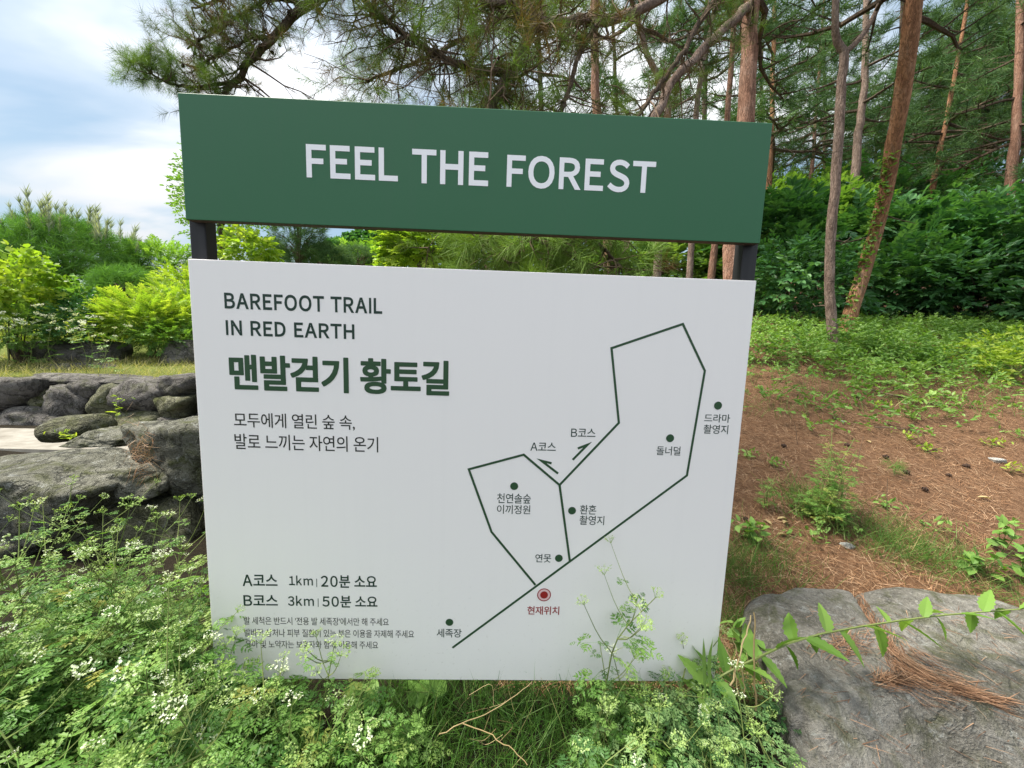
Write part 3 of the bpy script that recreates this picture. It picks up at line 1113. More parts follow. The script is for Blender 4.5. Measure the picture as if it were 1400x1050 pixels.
def seg_dist(P, L):
    best = np.full(len(P), 1e9)
    side = np.zeros(len(P))
    for a, b in zip(L[:-1], L[1:]):
        ab = b - a
        t_ = np.clip(((P - a) @ ab) / (ab @ ab), 0, 1)
        d_ = P - (a + t_[:, None] * ab)
        dd = np.linalg.norm(d_, axis=1)
        s_ = ab[0] * (P - a)[:, 1] - ab[1] * (P - a)[:, 0]
        m_ = dd < best
        best[m_] = dd[m_]
        side[m_] = s_[m_]
    return best, side


def flat_boulder():
    nt, nr = 340, 110
    th = np.linspace(-PI, PI, nt, endpoint=False)
    ang = np.arctan2(OUT[:, 1] - RC[1], OUT[:, 0] - RC[0])
    o_ = np.argsort(ang)
    rad = np.linalg.norm(OUT - RC, axis=1)
    R = np.interp(th, np.concatenate([ang[o_] - 2 * PI, ang[o_], ang[o_] + 2 * PI]), np.tile(rad[o_], 3))
    R = np.convolve(np.concatenate([R[-3:], R, R[:3]]), np.ones(7) / 7, 'valid')
    V = []
    for k in range(nr + 1):
        q = k / nr
        rr = R * min(1.0, q / .82 if q < .82 else 1.0 + .05 * (q - .82) / .18)
        xy = RC + rr[:, None] * np.stack([np.cos(th), np.sin(th)], 1)
        edge = R - np.minimum(rr, R)
        z = np.full(nt, RZ) - .05 * np.exp(-edge / .028) - .02 * np.exp(-edge / .10)
        dc, _ = seg_dist(xy, CRK)
        z -= .045 * np.exp(-(dc / .012) ** 2) + .012 * np.exp(-(dc / .05) ** 2)
        de, side = seg_dist(xy, EDGE)
        front = np.where(side < 0, de, 0)
        z -= np.minimum(.85 * np.maximum(front - .01, 0), .26) + .006 * (side < 0)
        for i_ in range(nt):
            pv = Vector((xy[i_, 0] * 3.1, xy[i_, 1] * 3.1, 2.2))
            z[i_] += (.0026 * mnoise.ridged_multi_fractal(pv * 5.0, .8, 2.1, 5, 1.0, 2.0) - .0026) + .016 * mnoise.fractal(pv, 1.0, 2.0, 5) + .009 * mnoise.ridged_multi_fractal(pv * 1.3, .9, 2.1, 4, 1.0, 2.0) - .012
        if q > .82:
            z -= .34 * ((q - .82) / .18) ** .9
        V.append(np.column_stack([xy, z]))
    V = np.concatenate(V)
    i = np.arange(nr)[:, None] * nt
    j = np.arange(nt)[None]
    k = (j + 1) % nt
    f = np.stack([i + j, i + nt + j, i + nt + k, i + k], -1).reshape(-1, 4)
    mb = MB()
    mb.add(V, f)
    base = np.array([RC[0], RC[1], -.1])
    o = mb.build('flat_boulder', G['rock_flat'], smooth=True, loc=base)
    tag(o, 'wide flat grey boulder split by a crack, right of the board', 'boulder')
    return BVHTree.FromPolygons([tuple(x) for x in V], [tuple(x) for x in f])


BOULDER = flat_boulder()


def drop(x, y, tree=None):
    """Top of the boulder or the ground below a point."""
    h = (tree or BOULDER).ray_cast(Vector((x, y, 3.0)), Vector((0, 0, -1)))
    return h[0].z if h[0] is not None else float(gz(x, y))


def surf(x, y):
    return max(drop(x, y, BOULDER), float(gz(x, y)))


# ------------------------------------------------------------------ vegetation builders
TUFT_FINE = [tuft_template(300 + i, 46, .020, 1.25, 1.0, .9) for i in range(4)]
TUFT_NEAR = [tuft_template(330 + i, 44, .021, 1.2, 1.0, .7) for i in range(4)]
TUFT_MID = [tuft_template(310 + i, 26, .045, 1.3, 1.0, .8) for i in range(4)]
TUFT_FAR = [tuft_template(320 + i, 26, .046, 1.35, 1.0, .7) for i in range(4)]


class Tufts:
    def __init__(self):
        self.p, self.d, self.s, self.t = [], [], [], []

    def add(self, p, d, s, t):
        self.p.append(p)
        self.d.append(d)
        self.s.append(s)
        self.t.append(t)

    def emit(self, mb, templates, rng):
        if not self.p:
            return
        P, D, S, T_ = np.array(self.p), np.array(self.d), np.array(self.s), np.array(self.t)
        which = rng.integers(len(templates), size=len(P))
        for k, (tv, tf) in enumerate(templates):
            m_ = which == k
            scatter(mb, tv, tf, P[m_], D[m_], rand_dirs(rng, m_.sum()) * .6 + np.array([0, 0, 1]), S[m_], T_[m_])


def limb(wood, tufts, p0, d0, length, r0, rng, nsub=7, step=.3, size=.2, lift=.25, flat=.5, tint=(.2, .8), start=.35, sides=5):
    """One pine limb: a bent tube, side branches in a flat fan, shoots along them."""
    d0 = norm(np.asarray(d0, float))
    n = 6
    pts = [np.asarray(p0, float)]
    d = d0.copy()
    for i in range(n - 1):
        d = norm(d + rng.standard_normal(3) * .16 + np.array([0, 0, lift * (i / n - .25)]))
        pts.append(pts[-1] + d * length / (n - 1))
    pts = np.array(pts)
    tube(wood, pts, np.linspace(r0, r0 * .22, n), sides)
    side = norm(np.cross(d0, (0, 0, 1)))
    for k in range(nsub):
        t_ = start + (1 - start) * (k + rng.uniform(.1, .9)) / nsub
        q = t_ * (n - 1)
        i = min(int(q), n - 2)
        b = pts[i] + (pts[i + 1] - pts[i]) * (q - i)
        sg = 1 if k % 2 else -1
        sd_ = norm(d0 * rng.uniform(.4, .9) + side * sg * rng.uniform(.5, 1.0) + np.array([0, 0, rng.uniform(-.15, .45) * (1 - flat) + .1]))
        L = length * rng.uniform(.28, .5) * (1.15 - t_ * .65)
        e = b + sd_ * L + np.array([0, 0, .1 * L])
        tube(wood, np.array([b, (b + e) / 2 + rng.standard_normal(3) * .03 * L, e]), [r0 * .35, r0 * .24, r0 * .1], 3)
        m_ = max(2, int(L / step))
        for j in range(m_):
            f_ = .3 + .7 * (j + rng.uniform(0, 1)) / m_
            pp = b + (e - b) * f_ + rng.standard_normal(3) * np.array([.5, .5, .28]) * step * .55
            dd = norm(sd_ + rng.standard_normal(3) * .55 + np.array([0, 0, .5]))
            tufts.add(pp, dd, size * rng.uniform(.7, 1.2), rng.uniform(*tint))
    for j in range(3):
        tufts.add(pts[-1] + rng.standard_normal(3) * .05, norm(d + rng.standard_normal(3) * .4), size, rng.uniform(*tint))
    return pts


def pine_tree(name, trunk_pts, r0, r1, crown_from, crown_to, nlimbs, reach, rng, bark, label, group=None, size=.24, step=.36,
              needles='pine', templates=None, forks=(), dead=6, tint=(.15, .85), sides=12, base=None, nsub=8, droop=0.0):
    """Trunk along a path, limbs with shoots between two fractions of its length."""
    P = smooth_path(trunk_pts, 22)
    base = P[0] if base is None else base
    root = empty(name, base, label, 'pine tree', group)
    wood, twigs, tf = MB(), MB(), Tufts()
    rad = r0 + (r1 - r0) * np.linspace(0, 1, 22)
    rad[:3] *= (1.28, 1.12, 1.04)
    P = P + rng.standard_normal(P.shape) * r0 * .08 * np.array([1, 1, 0])
    tube(wood, P, rad, sides, rough=.045, rng=rng)
    for (fp, ra, rb) in forks:
        Q = smooth_path(fp, 12)
        tube(wood, Q, np.linspace(ra, rb, 12), 9, rough=.04, rng=rng)
    for k in range(nlimbs):
        t_ = crown_from + (crown_to - crown_from) * ((k + rng.uniform(0, 1)) / nlimbs)
        q = t_ * 21
        i = min(int(q), 20)
        b = P[i] + (P[i + 1] - P[i]) * (q - i)
        a = k * 2.4 + rng.uniform(-.5, .5)
        L = reach * rng.uniform(.6, 1.1) * (1.15 - .75 * (t_ - crown_from) / max(1e-3, 1 - crown_from) ** 1.0)
        limb(twigs, tf, b, (math.cos(a), math.sin(a), rng.uniform(-.05, .35) - droop), max(L, .5), .018 + .016 * L, rng, nsub, step, size, tint=tint)
    for k in range(dead):
        t_ = rng.uniform(.18, crown_from + .05)
        i = int(t_ * 21)
        a = rng.uniform(0, 2 * PI)
        b = P[i]
        L = reach * rng.uniform(.2, .55)
        pts = [b]
        d = np.array([math.cos(a), math.sin(a), rng.uniform(-.2, .3)])
        for j in range(4):
            d = norm(d + rng.standard_normal(3) * .22)
            pts.append(pts[-1] + d * L / 4)
        tube(twigs, pts, np.linspace(.016, .004, 5), 4)
        for j in (2, 3):
            d2 = norm(d + rng.standard_normal(3) * .7)
            tube(twigs, [pts[j], pts[j] + d2 * L * .3], [.006, .002], 3)
    wood.build('trunk', G[bark], root, smooth=True).location = -Vector(base)
    twigs.build('branch_sprays', G['bark_dark'], root).location = -Vector(base)
    cr = MB()
    tf.emit(cr, templates or TUFT_MID, rng)
    if tf.p:
        cr.build('crown', G[needles], root).location = -Vector(base)
    return root


def lumpy(rng, dirs, k=7, a=.3):
    C = rand_dirs(rng, k)
    w = rng.uniform(.5, 1.0, k)
    g = np.exp(((dirs @ C.T) - 1) * 6) * w
    return .78 + a * g.max(1)


SPRAY_BROAD = [spray_template(400 + i, 5, LEAF_V * np.array([1.05, 1, 1]), .34, True, True) for i in range(4)]
SPRAY_FINE = [spray_template(410 + i, 9, LANCE_V * np.array([1.1, 1, 1]), .22, True, True) for i in range(4)]
SPRAY_LOOSE = [spray_template(420 + i, 6, LEAF_V, .30, False) for i in range(4)]
SPRAY_ROUND = [spray_template(430 + i, 5, ROUND_V, .34, False) for i in range(4)]
SPRAY_CLUMP = [spray_template(440 + i, 10, ROUND_V, .42, False, True) for i in range(4)]


def bush(name, label, cat, base, c, rx, ry, rz, n, size, mat, rng, spray=None, group=None, stems=7, stem_mat='bark_dark', up=.35,
         shell=.45, trunk=None, lump=.32, tint=(.1, .95), flat_up=True, part='foliage', lower=-.75):
    """Shrub or broadleaf crown: sprays through a lumpy ellipsoid shell, stems from the base."""
    base = np.asarray(base, float)
    c = np.asarray(c, float)
    root = empty(name, base, label, cat, group)
    d = rand_dirs(rng, int(n * 1.6))
    d = d[d[:, 2] > lower][:n]
    r = lumpy(rng, d, 11, lump) * (shell + (1 - shell) * rng.uniform(0, 1, len(d)) ** .6)
    pos = c + d * r[:, None] * np.array([rx, ry, rz])
    dirs = norm(d * np.array([1, 1, .6]) + np.array([0, 0, up]) + rng.standard_normal(d.shape) * .45)
    mb = MB()
    spray = spray or SPRAY_LOOSE
    w = rng.integers(len(spray), size=len(d))
    tn = rng.uniform(*tint, len(d))
    s = size * rng.uniform(.7, 1.25, len(d))
    for k, (tv, tf) in enumerate(spray):
        q = w == k
        upv = np.array([0, 0, 1.0]) + rng.standard_normal((q.sum(), 3)) * (.25 if flat_up else 1.0)
        scatter(mb, tv, tf, pos[q], dirs[q], upv, s[q], tn[q])
    mb.build(part, G[mat], root).location = -Vector(base)
    st = MB()
    if trunk:
        top = c + np.array([0, 0, -.1 * rz])
        P = smooth_path([base, base + (top - base) * .5 + rng.standard_normal(3) * .12, top], 10)
        tube(st, P, np.linspace(trunk, trunk * .5, 10), 9, rough=.05, rng=rng)
    for k in range(stems):
        e = pos[rng.integers(len(pos))]
        b = base + rng.standard_normal(3) * np.array([.06, .06, 0]) * (1 + rx * .5)
        if trunk:
            b = P[rng.integers(4, 9)]
        m_ = (b + e) / 2 + rng.standard_normal(3) * .06 * rx + np.array([0, 0, .1 * rz])
        r0 = (trunk or .03) * .45
        tube(st, smooth_path([b, m_, e], 6), np.linspace(r0, r0 * .2, 6), 5)
    if stems or trunk:
        st.build('trunk' if trunk else 'stems', G[stem_mat], root).location = -Vector(base)
    return root


# ------------------------------------------------------------------ the wood on the slope
R = np.random.default_rng


def trunk_px(lst):
    return [at(*q) for q in lst]


def base_on_ground(p):
    q = np.array(p, float)
    q[2] = gz(q[0], q[1]) - .05
    return q


# forked grey-pink pine at the edge of the wood
P = trunk_px([(1147, 458, 5.6), (1134, 390, 5.6), (1138, 300, 5.5), (1145, 200, 5.4), (1151, 110, 5.35), (1155, 72, 5.3)])
P[0] = np.array([P[0][0], P[0][1], gz(P[0][0], P[0][1]) - .1])
fk = P[-1]
fork1 = [fk, at(1144, 55, 5.3), at(1142, 20, 5.25), at(1146, -60, 5.2), at(1150, -180, 5.2), at(1135, -330, 5.3)]
fork2 = [fk, at(1176, 52, 5.3), at(1193, 25, 5.35), at(1212, -20, 5.4), at(1245, -110, 5.5), at(1270, -240, 5.6)]
T1 = pine_tree('pine_tree', P, .066, .055, .95, 1.0, 0, 1, R(1), 'bark_grey', 'thin pinkish-grey pine whose trunk forks in two, right of the board',
               forks=((fork1, .050, .028), (fork2, .038, .020)), dead=5)
tw, tf_ = MB(), Tufts()
rr = R(101)
for Fk in (fork1, fork2):
    Q = smooth_path(Fk, 12)
    for k in range(9):
        a = rr.uniform(0, 2 * PI)
        limb(tw, tf_, Q[rr.integers(5, 12)], (math.cos(a), math.sin(a), .15), rr.uniform(.9, 1.8), .025, rr, 7, .3, .2)
cr = MB()
tf_.emit(cr, TUFT_MID, rr)
b_ = T1.location
cr.build('crown', G['pine'], T1).location = -b_
tw.build('limb', G['bark_dark'], T1).location = -b_
# ivy on the stems' feet is part of the trunk's look: small climbing leaves on the leaning pine
P2 = trunk_px([(1160, 425, 6.3), (1185, 360, 6.2), (1204, 290, 6.0), (1222, 200, 5.7), (1236, 110, 5.4), (1250, 0, 5.1), (1256, -130, 5.0), (1252, -330, 5.0), (1240, -560, 5.0)])
P2[0] = base_on_ground(P2[0])
T2 = pine_tree('pine_tree', P2, .094, .098, .60, 1.0, 14, 2.1, R(2), 'bark_orange', 'leaning orange-barked pine with ivy climbing its lower trunk', dead=5, size=.22)
iv = MB()
rr = R(21)
Q = smooth_path(P2, 40)
pos, dr = [], []
for k in range(300):
    t_ = rr.uniform(.02, .36) ** 1.0
    i = t_ * 39
    q = Q[int(i)] + (Q[int(i) + 1] - Q[int(i)]) * (i - int(i))
    a = rr.normal(PI * 1.12, .55)
    n_ = np.array([math.cos(a), math.sin(a), 0])
    pos.append(q + n_ * rr.uniform(.09, .125))
    dr.append(n_ * .5 + np.array([rr.normal(0, .5), rr.normal(0, .5), rr.normal(.2, .5)]))
scatter(iv, ROUND_V, LEAF_F, pos, dr, norm(np.array(pos) - Q[6]) + rand_dirs(rr, len(pos)) * .4, rr.uniform(.04, .065, len(pos)), rr.uniform(.3, 1, len(pos)))
iv.build('ivy', G['leaf_mid'], T2).location = -T2.location

# near red pine whose long boughs hang over the board
P3 = trunk_px([(997, 400, 5.2), (1003, 330, 5.2), (1017, 200, 5.15), (1024, 90, 5.1), (1030, 0, 5.05), (1034, -130, 5.0), (1030, -330, 5.0), (1040, -600, 5.0)])
P3.insert(0, base_on_ground(P3[0] + np.array([-.05, 0, 0])))
T3 = pine_tree('pine_tree', P3, .125, .075, .62, 1.0, 12, 1.9, R(3), 'bark_red', 'straight red-barked pine at the right post with long boughs hanging over the board', dead=7, size=.2)
b3 = T3.location
rr = R(33)


def bough(path, r0, r1, name='bough'):
    Q = smooth_path(trunk_px(path), 26)
    Q[2:] += rr.standard_normal((24, 3)) * r0 * .22
    mb = MB()
    tube(mb, Q, np.linspace(r0, r1, 26), 8, rough=.07, rng=rr)
    return Q, mb


def twiggery(Q, wood, tufts, n, L, rng, tint, size, start=.0, end=1.0, bare=.3, spread=1.0, down=0.0, r=.010, density=3):
    """Crooked side twigs with bare spurs and shoots at their ends."""
    for k in range(n):
        t_ = start + (end - start) * rng.uniform(0, 1)
        i = t_ * (len(Q) - 1)
        j = min(int(i), len(Q) - 2)
        b = Q[j] + (Q[j + 1] - Q[j]) * (i - j)
        ax = norm(Q[j + 1] - Q[j])
        d = norm(ax * rng.uniform(-.1, .8) + rng.standard_normal(3) * spread * np.array([1, .8, .8]) + np.array([0, 0, -down]))
        l_ = L * rng.uniform(.4, 1.15)
        pts = [b]
        for q in range(4):
            d = norm(d + rng.standard_normal(3) * .28 + np.array([0, 0, .07 - down * .15]))
            pts.append(pts[-1] + d * l_ / 4)
        tube(wood, pts, np.linspace(r, r * .3, 5), 4)
        dead = rng.uniform() < bare
        for q in range(density + (2 if dead else 0)):
            j2 = rng.integers(1, 5)
            d2 = norm(d + rng.standard_normal(3) * .75)
            l2 = l_ * rng.uniform(.2, .45)
            e = pts[j2] + d2 * l2
            mid = (pts[j2] + e) / 2 + rng.standard_normal(3) * l2 * .1
            tube(wood, [pts[j2], mid, e], [r * .4, r * .28, r * .15], 3)
            if dead:
                for z_ in range(2):
                    d3 = norm(d2 + rng.standard_normal(3) * .8)
                    tube(wood, [mid, mid + d3 * l2 * .6], [r * .22, r * .1], 3)
                if rng.uniform() < .22:
                    tufts.add(e, d2, size * rng.uniform(.6, .9), rng.uniform(0, .22))
            else:
                tufts.add(e, norm(d2 + np.array([0, 0, .15])), size * rng.uniform(.75, 1.15), rng.uniform(*tint))
                tufts.add(mid, norm(d2 + rng.standard_normal(3) * .3), size * rng.uniform(.7, 1.0), rng.uniform(*tint))
        if not dead:
            tufts.add(pts[-1], d, size * rng.uniform(.8, 1.2), rng.uniform(*tint))
            tufts.add(pts[3], d, size * rng.uniform(.7, 1.0), rng.uniform(*tint))


def cones(mb, Q, n, spread, rng, size=.022):
    v0, f0 = CONE
    p = Q[rng.integers(len(Q), size=n)] + rng.standard_normal((n, 3)) * spread
    scatter(mb, v0, f0, p, rand_dirs(rng, n) + np.array([0, 0, -.6]), rand_dirs(rng, n), size * rng.uniform(.8, 1.3, n), .5)


def make_cone():
    nt, nr = 8, 7
    v, f = [], []
    for k in range(nr):
        t_ = k / (nr - 1)
        r = .42 * math.sin(PI * min(1, .12 + t_ * .85)) ** .8 * (1.18 if k % 2 else .85)
        for j in range(nt):
            a = (j + .5 * (k % 2)) * 2 * PI / nt
            v.append((r * math.cos(a), t_ * 1.0 - .08 * (k % 2), r * math.sin(a)))
    for k in range(nr - 1):
        for j in range(nt):
            f.append((k * nt + j, k * nt + (j + 1) % nt, (k + 1) * nt + (j + 1) % nt, (k + 1) * nt + j))
    return np.array(v), [np.array(f)]


CONE = make_cone()
NB = 0
BOUGHS = [
    # path, r0, r1, n twigs, twig length, tint range, bare share, downward pull
    ([(1036, -210, 5.0), (985, -70, 4.2), (895, 2, 3.5), (800, 28, 3.1), (740, 30, 2.9), (705, 12, 2.8), (640, -10, 2.7)], .052, .026, 60, .62, (.10, .75), .5, .18),
    ([(1027, 5, 5.05), (1008, 22, 4.8), (968, 62, 4.4), (925, 108, 4.1), (890, 165, 3.9), (860, 225, 3.7)], .060, .036, 15, .55, (.3, .9), .6, .1),
    ([(985, -10, 4.4), (962, 22, 4.2), (932, 72, 4.0), (900, 118, 3.8), (868, 165, 3.6)], .032, .020, 16, .5, (.3, .9), .5, .1),
    ([(735, 26, 2.9), (718, 62, 2.8), (695, 105, 2.7), (668, 160, 2.55), (655, 250, 2.4), (665, 330, 2.25)], .040, .018, 34, .5, (.08, .75), .5, .1),
    ([(818, 30, 3.1), (795, 70, 3.0), (780, 115, 2.9), (766, 160, 2.8)], .022, .014, 14, .42, (.3, .9), .5, .1),
    ([(705, 104, 2.7), (640, 92, 2.6), (590, 70, 2.6), (545, 42, 2.6), (505, 8, 2.6), (470, -30, 2.6)], .026, .014, 60, .5, (.10, .85), .42, .12),
    ([(760, -120, 3.2), (640, -70, 2.9), (520, -35, 2.8), (430, 2, 2.75), (385, 38, 2.7), (350, 75, 2.65), (312, 118, 2.6), (300, 150, 2.6)], .040, .016, 42, .46, (.10, .65), .42, .03),
    ([(420, 8, 2.75), (360, -8, 2.7), (310, -2, 2.65), (262, 12, 2.6)], .018, .006, 30, .30, (.15, .7), .4, .05),
    ([(430, 0, 2.75), (385, -8, 2.7), (335, 18, 2.65), (285, 48, 2.6), (255, 66, 2.55)], .016, .005, 32, .26, (.14, .7), .38, .0),
    ([(372, 50, 2.68), (345, 52, 2.62), (300, 74, 2.58), (268, 92, 2.55)], .012, .005, 30, .22, (.14, .75), .35, .0),
    ([(316, 112, 2.6), (275, 119, 2.55), (240, 116, 2.5), (212, 104, 2.45), (182, 80, 2.4)], .012, .004, 26, .12, (.5, .95), .05, 0.0),
    ([(668, 160, 2.5), (700, 250, 2.0), (720, 305, 1.85), (745, 335, 1.78), (790, 352, 1.75)], .016, .006, 22, .26, (.55, 1.0), .08, .1),
    ([(700, 250, 2.1), (760, 290, 1.95), (800, 318, 1.9), (830, 345, 1.85), (850, 368, 1.8)], .014, .006, 22, .28, (.5, 1.0), .12, .1),
    ([(660, 260, 2.3), (655, 310, 2.1), (668, 340, 2.0), (700, 362, 1.9)], .014, .006, 14, .24, (.5, 1.0), .1, .1),
    ([(1034, -130, 5.0), (900, -60, 4.4), (780, -30, 4.0), (660, 40, 3.8), (560, 90, 3.6), (500, 110, 3.5)], .035, .012, 64, .6, (.2, .9), .25, .1),
]
for (path, r0, r1, n_, L_, tint_, bare_, dn_) in BOUGHS:
    Q, mb = bough(path, r0, r1)
    tf_ = Tufts()
    thin = MB()
    top_ = path[0][1] < 150
    left_ = path[-1][0] < 320 and top_
    twiggery(Q, thin, tf_, int(n_ * (1.5 if top_ else 1.25)), L_, rr, tint_, .072 if left_ else .125 if top_ else .125, .12, 1.0, bare_, 1.0, dn_, max(.005, min(.010, r1 * .5)))
    o = mb.build('bough', G['bark_dark' if r0 < .05 else 'bark_grey'], T3, smooth=True)
    o.location = -b3
    thin.build('twig_sprays', G['twig'], o)
    nm = MB()
    tf_.emit(nm, TUFT_FINE if top_ else TUFT_NEAR, rr)
    if nm.n:
        nm.build('needles', G['pine_near'], o)
    cn = MB()
    if n_ >= 26 and L_ < .55 and path[-1][0] > 240:
        cones(cn, Q, int(n_ * .55), .035, rr, .026)
        oc = cn.build('cones', G['cone'], o)
        oc['kind'] = 'stuff'

# other trunks of the wood: pixel of foot, pixel of a higher point, depth, radius
WOOD = [
    ([(1162, 330, 10.5), (1172, 200, 10.4), (1182, 100, 10.2), (1188, -150, 10)], .15, 'bark_grey', 'straight grey pine standing between the forked pine and the orange leaning pine', .42),
    ([(1268, 290, 14), (1282, 220, 14), (1297, 150, 14), (1330, -40, 14)], .13, 'bark_orange', 'slim orange pine leaning right, deep in the wood behind the shrubs', .38),
    ([(1375, 300, 10), (1384, 230, 10), (1392, 120, 9.9), (1398, -120, 9.8)], .16, 'bark_red', 'reddish pine at the right edge of the photo rising out of the thicket', .40),
    ([(1103, 300, 16), (1110, 230, 16), (1116, 150, 16), (1130, -40, 16)], .11, 'bark_red', 'thin reddish pine just right of the green header, far in the wood', .36),
    ([(1052, 300, 13), (1052, 230, 13), (1056, 120, 13), (1060, -80, 13)], .12, 'bark_orange', 'thin orange pine showing beside the right edge of the green header', .40),
    ([(970, 400, 8.6), (985, 260, 8.6), (998, 120, 8.5), (1006, -60, 8.4), (1010, -220, 8.4)], .085, 'bark_red', 'slender pinkish pine close left of the straight red pine', .62),
    ([(942, 400, 8.2), (950, 250, 8.2), (955, 120, 8.1), (985, -20, 8.1), (1010, -200, 8)], .075, 'bark_grey', 'slender grey pine over the header, left of two pinkish pines', .62),
    ([(898, 400, 7.6), (905, 250, 7.6), (912, 140, 7.6), (880, 60, 7.5), (850, -80, 7.5)], .085, 'bark_grey', 'grey pine leaning left behind the two slanting boughs', .62),
    ([(838, 400, 7.4), (828, 260, 7.4), (816, 140, 7.3), (812, 0, 7.2), (810, -220, 7.2)], .115, 'bark_red', 'pink-barked pine rising behind the header above the word forest', .58),
    ([(862, 400, 10.5), (852, 260, 10.5), (842, 120, 10.4), (835, -60, 10.4)], .08, 'bark_dark', 'thin dark pine right of the pink-barked pine behind the header', .5),
    ([(1335, 330, 17), (1342, 200, 17), (1340, 60, 17)], .14, 'bark_dark', 'dark pine far back between the slim orange pine and the right edge', .35),
    ([(1225, 330, 18), (1230, 200, 18), (1232, 60, 18), (1235, -60, 18)], .14, 'bark_dark', 'dark pine far back directly behind the orange leaning pine', .34),
    ([(1130, 330, 20), (1128, 200, 20), (1126, 60, 20)], .15, 'bark_dark', 'dark pine far back seen left of the forked trunk', .32),
    ([(745, 400, 12), (742, 250, 12), (738, 100, 12), (730, -80, 12)], .12, 'bark_dark', 'dark pine hidden behind the middle of the header by hanging boughs', .45),
    ([(1440, 330, 12), (1450, 200, 12), (1455, 0, 12), (1460, -150, 12)], .15, 'bark_dark', 'dark-stemmed pine at the right border whose boughs reach into view', .34),
    ([(1500, 330, 9), (1510, 200, 9), (1515, -150, 9)], .15, 'bark_dark', 'pine beyond the right border with a wide low bough in view', .42),
    ([(1290, 330, 22), (1292, 200, 22), (1294, 60, 22)], .16, 'bark_dark', 'farthest dark pine behind the slim orange pine', .3),
    ([(1040, 330, 22), (1040, 200, 22), (1042, 60, 22)], .16, 'bark_dark', 'farthest dark pine behind the right end of the header', .3),
    ([(960, 330, 16), (962, 200, 16), (965, 60, 16), (966, 0, 16)], .14, 'bark_dark', 'dark pine behind the slender stems above the last letters of the header', .45),
]
for k, (pp, r, bark, lab, cf) in enumerate(WOOD):
    Pq = trunk_px(pp)
    d_ = pp[0][2]
    Pq[0] = base_on_ground(Pq[0])
    top = Pq[-1]
    if top[2] < 9 + d_ * .25:
        Pq.append(top + np.array([.1, .1, 9.5 + d_ * .25 - top[2]]))
    far = d_ > 11
    r *= .78 if pp[0][0] > 1090 else .9
    o = pine_tree('pine_tree', Pq, r, r * .5, cf, 1.0, 22 if far else 12, 2.8 if far else 1.8, R(60 + k), bark, lab, 'pines of the wood',
                  size=.42 if far else .28, step=.30 if far else .28, templates=TUFT_FAR if far else TUFT_MID, dead=8 if d_ < 15 else 4,
                  sides=9, nsub=9, droop=.14)
# a deeper row of pines closes the wood
far_src = [o_ for o_ in COL.objects if o_.name.startswith('pine_tree') and o_.get('label', '').startswith(('dark pine far back', 'farthest'))]
rr = R(90)
for k in range(18):
    d_ = rr.uniform(17, 30)
    px = rr.uniform(1125, 1560) if k else 880
    c = copy_tree(far_src[k % len(far_src)])
    g = at(px, 400, d_)
    c.location = (g[0], g[1], float(gz(g[0], g[1])) - .05)
    s_ = rr.uniform(.85, 1.25)
    c.scale = (s_, s_, s_)
    c.rotation_euler = (0, 0, rr.uniform(0, 6.28))
    tag(c, 'dim pine in the deepest row of the wood behind the slope', 'pine tree', 'deepest row of pines')

# broadleaf thicket on the slope
THICK = [
    # px, py of centre, depth, rx, ry, rz, n, mat, label
    (1095, 385, 7.4, .95, .9, .72, 520, 'leaf_dark', 'dark green leafy shrub between the right post and the forked pine'),
    (1060, 330, 9.0, 1.1, .9, .8, 420, 'leaf_dark', 'leafy shrub behind the right post, upper one of the bank'),
    (1240, 385, 7.8, 1.1, 1.0, .85, 560, 'leaf_dark', 'dark layered shrub right behind the foot of the leaning pine'),
    (1330, 395, 7.2, 1.2, 1.0, .72, 560, 'leaf_dark', 'broad dark shrub with shaded hollow below at the right'),
    (1395, 330, 7.0, .95, .9, .75, 420, 'leaf_dark', 'shrub with flat grey-green leaf layers at the right edge'),
    (1215, 325, 10, 1.4, 1.0, .70, 420, 'leaf_dark', 'green bush on the bank between the leaning pine and the slim orange pine'),
    (1310, 322, 10.5, 1.5, 1.1, .80, 420, 'leaf_dark', 'mid green bush above the dark shrubs at the right'),
    (1130, 310, 11, 1.2, 1.0, .9, 360, 'leaf_mid', 'bright bush deep behind the forked pine'),
    (1200, 300, 15, 3.2, 1.5, 1.9, 620, 'leaf_dark', 'wide dark thicket far behind the leaning pine'),
    (1350, 290, 15, 3.2, 1.5, 1.9, 620, 'leaf_dark', 'wide dark thicket far behind at the right edge'),
    (1060, 300, 15, 2.6, 1.5, 1.6, 480, 'leaf_mid', 'green thicket far behind the right end of the header'),
    (1470, 400, 6.6, 1.0, 1.0, .9, 360, 'leaf_dark', 'dark shrub partly beyond the right border'),
    (1010, 372, 9.5, .9, .9, .7, 300, 'leaf_mid', 'bright green shrub glimpsed left of the right post under the header'),
    (930, 366, 10.5, 1.2, .9, .7, 340, 'leaf_mid', 'bright shrub among thin trunks seen through the gap under the header'),
    (860, 366, 12, 1.3, .9, .7, 340, 'leaf_lime', 'lime green shrub at the foot of the pink-barked pine in the gap'),
]
for k, (px, py, d_, rx, ry, rz, n, mt, lab) in enumerate(THICK):
    c = at(px, py, d_)
    g = gpt(c[0], c[1], -.05)
    bush('leafy_shrub', lab, 'shrub', g, c, rx, ry, rz, n, .42 if d_ < 9 else .6, mt, R(200 + k), SPRAY_BROAD if k % 3 else SPRAY_LOOSE, 'shrubs of the thicket', up=.12 + .1 * (k % 2), lower=-.95, lump=.46)

# ------------------------------------------------------------------ left of the board
rr = R(500)


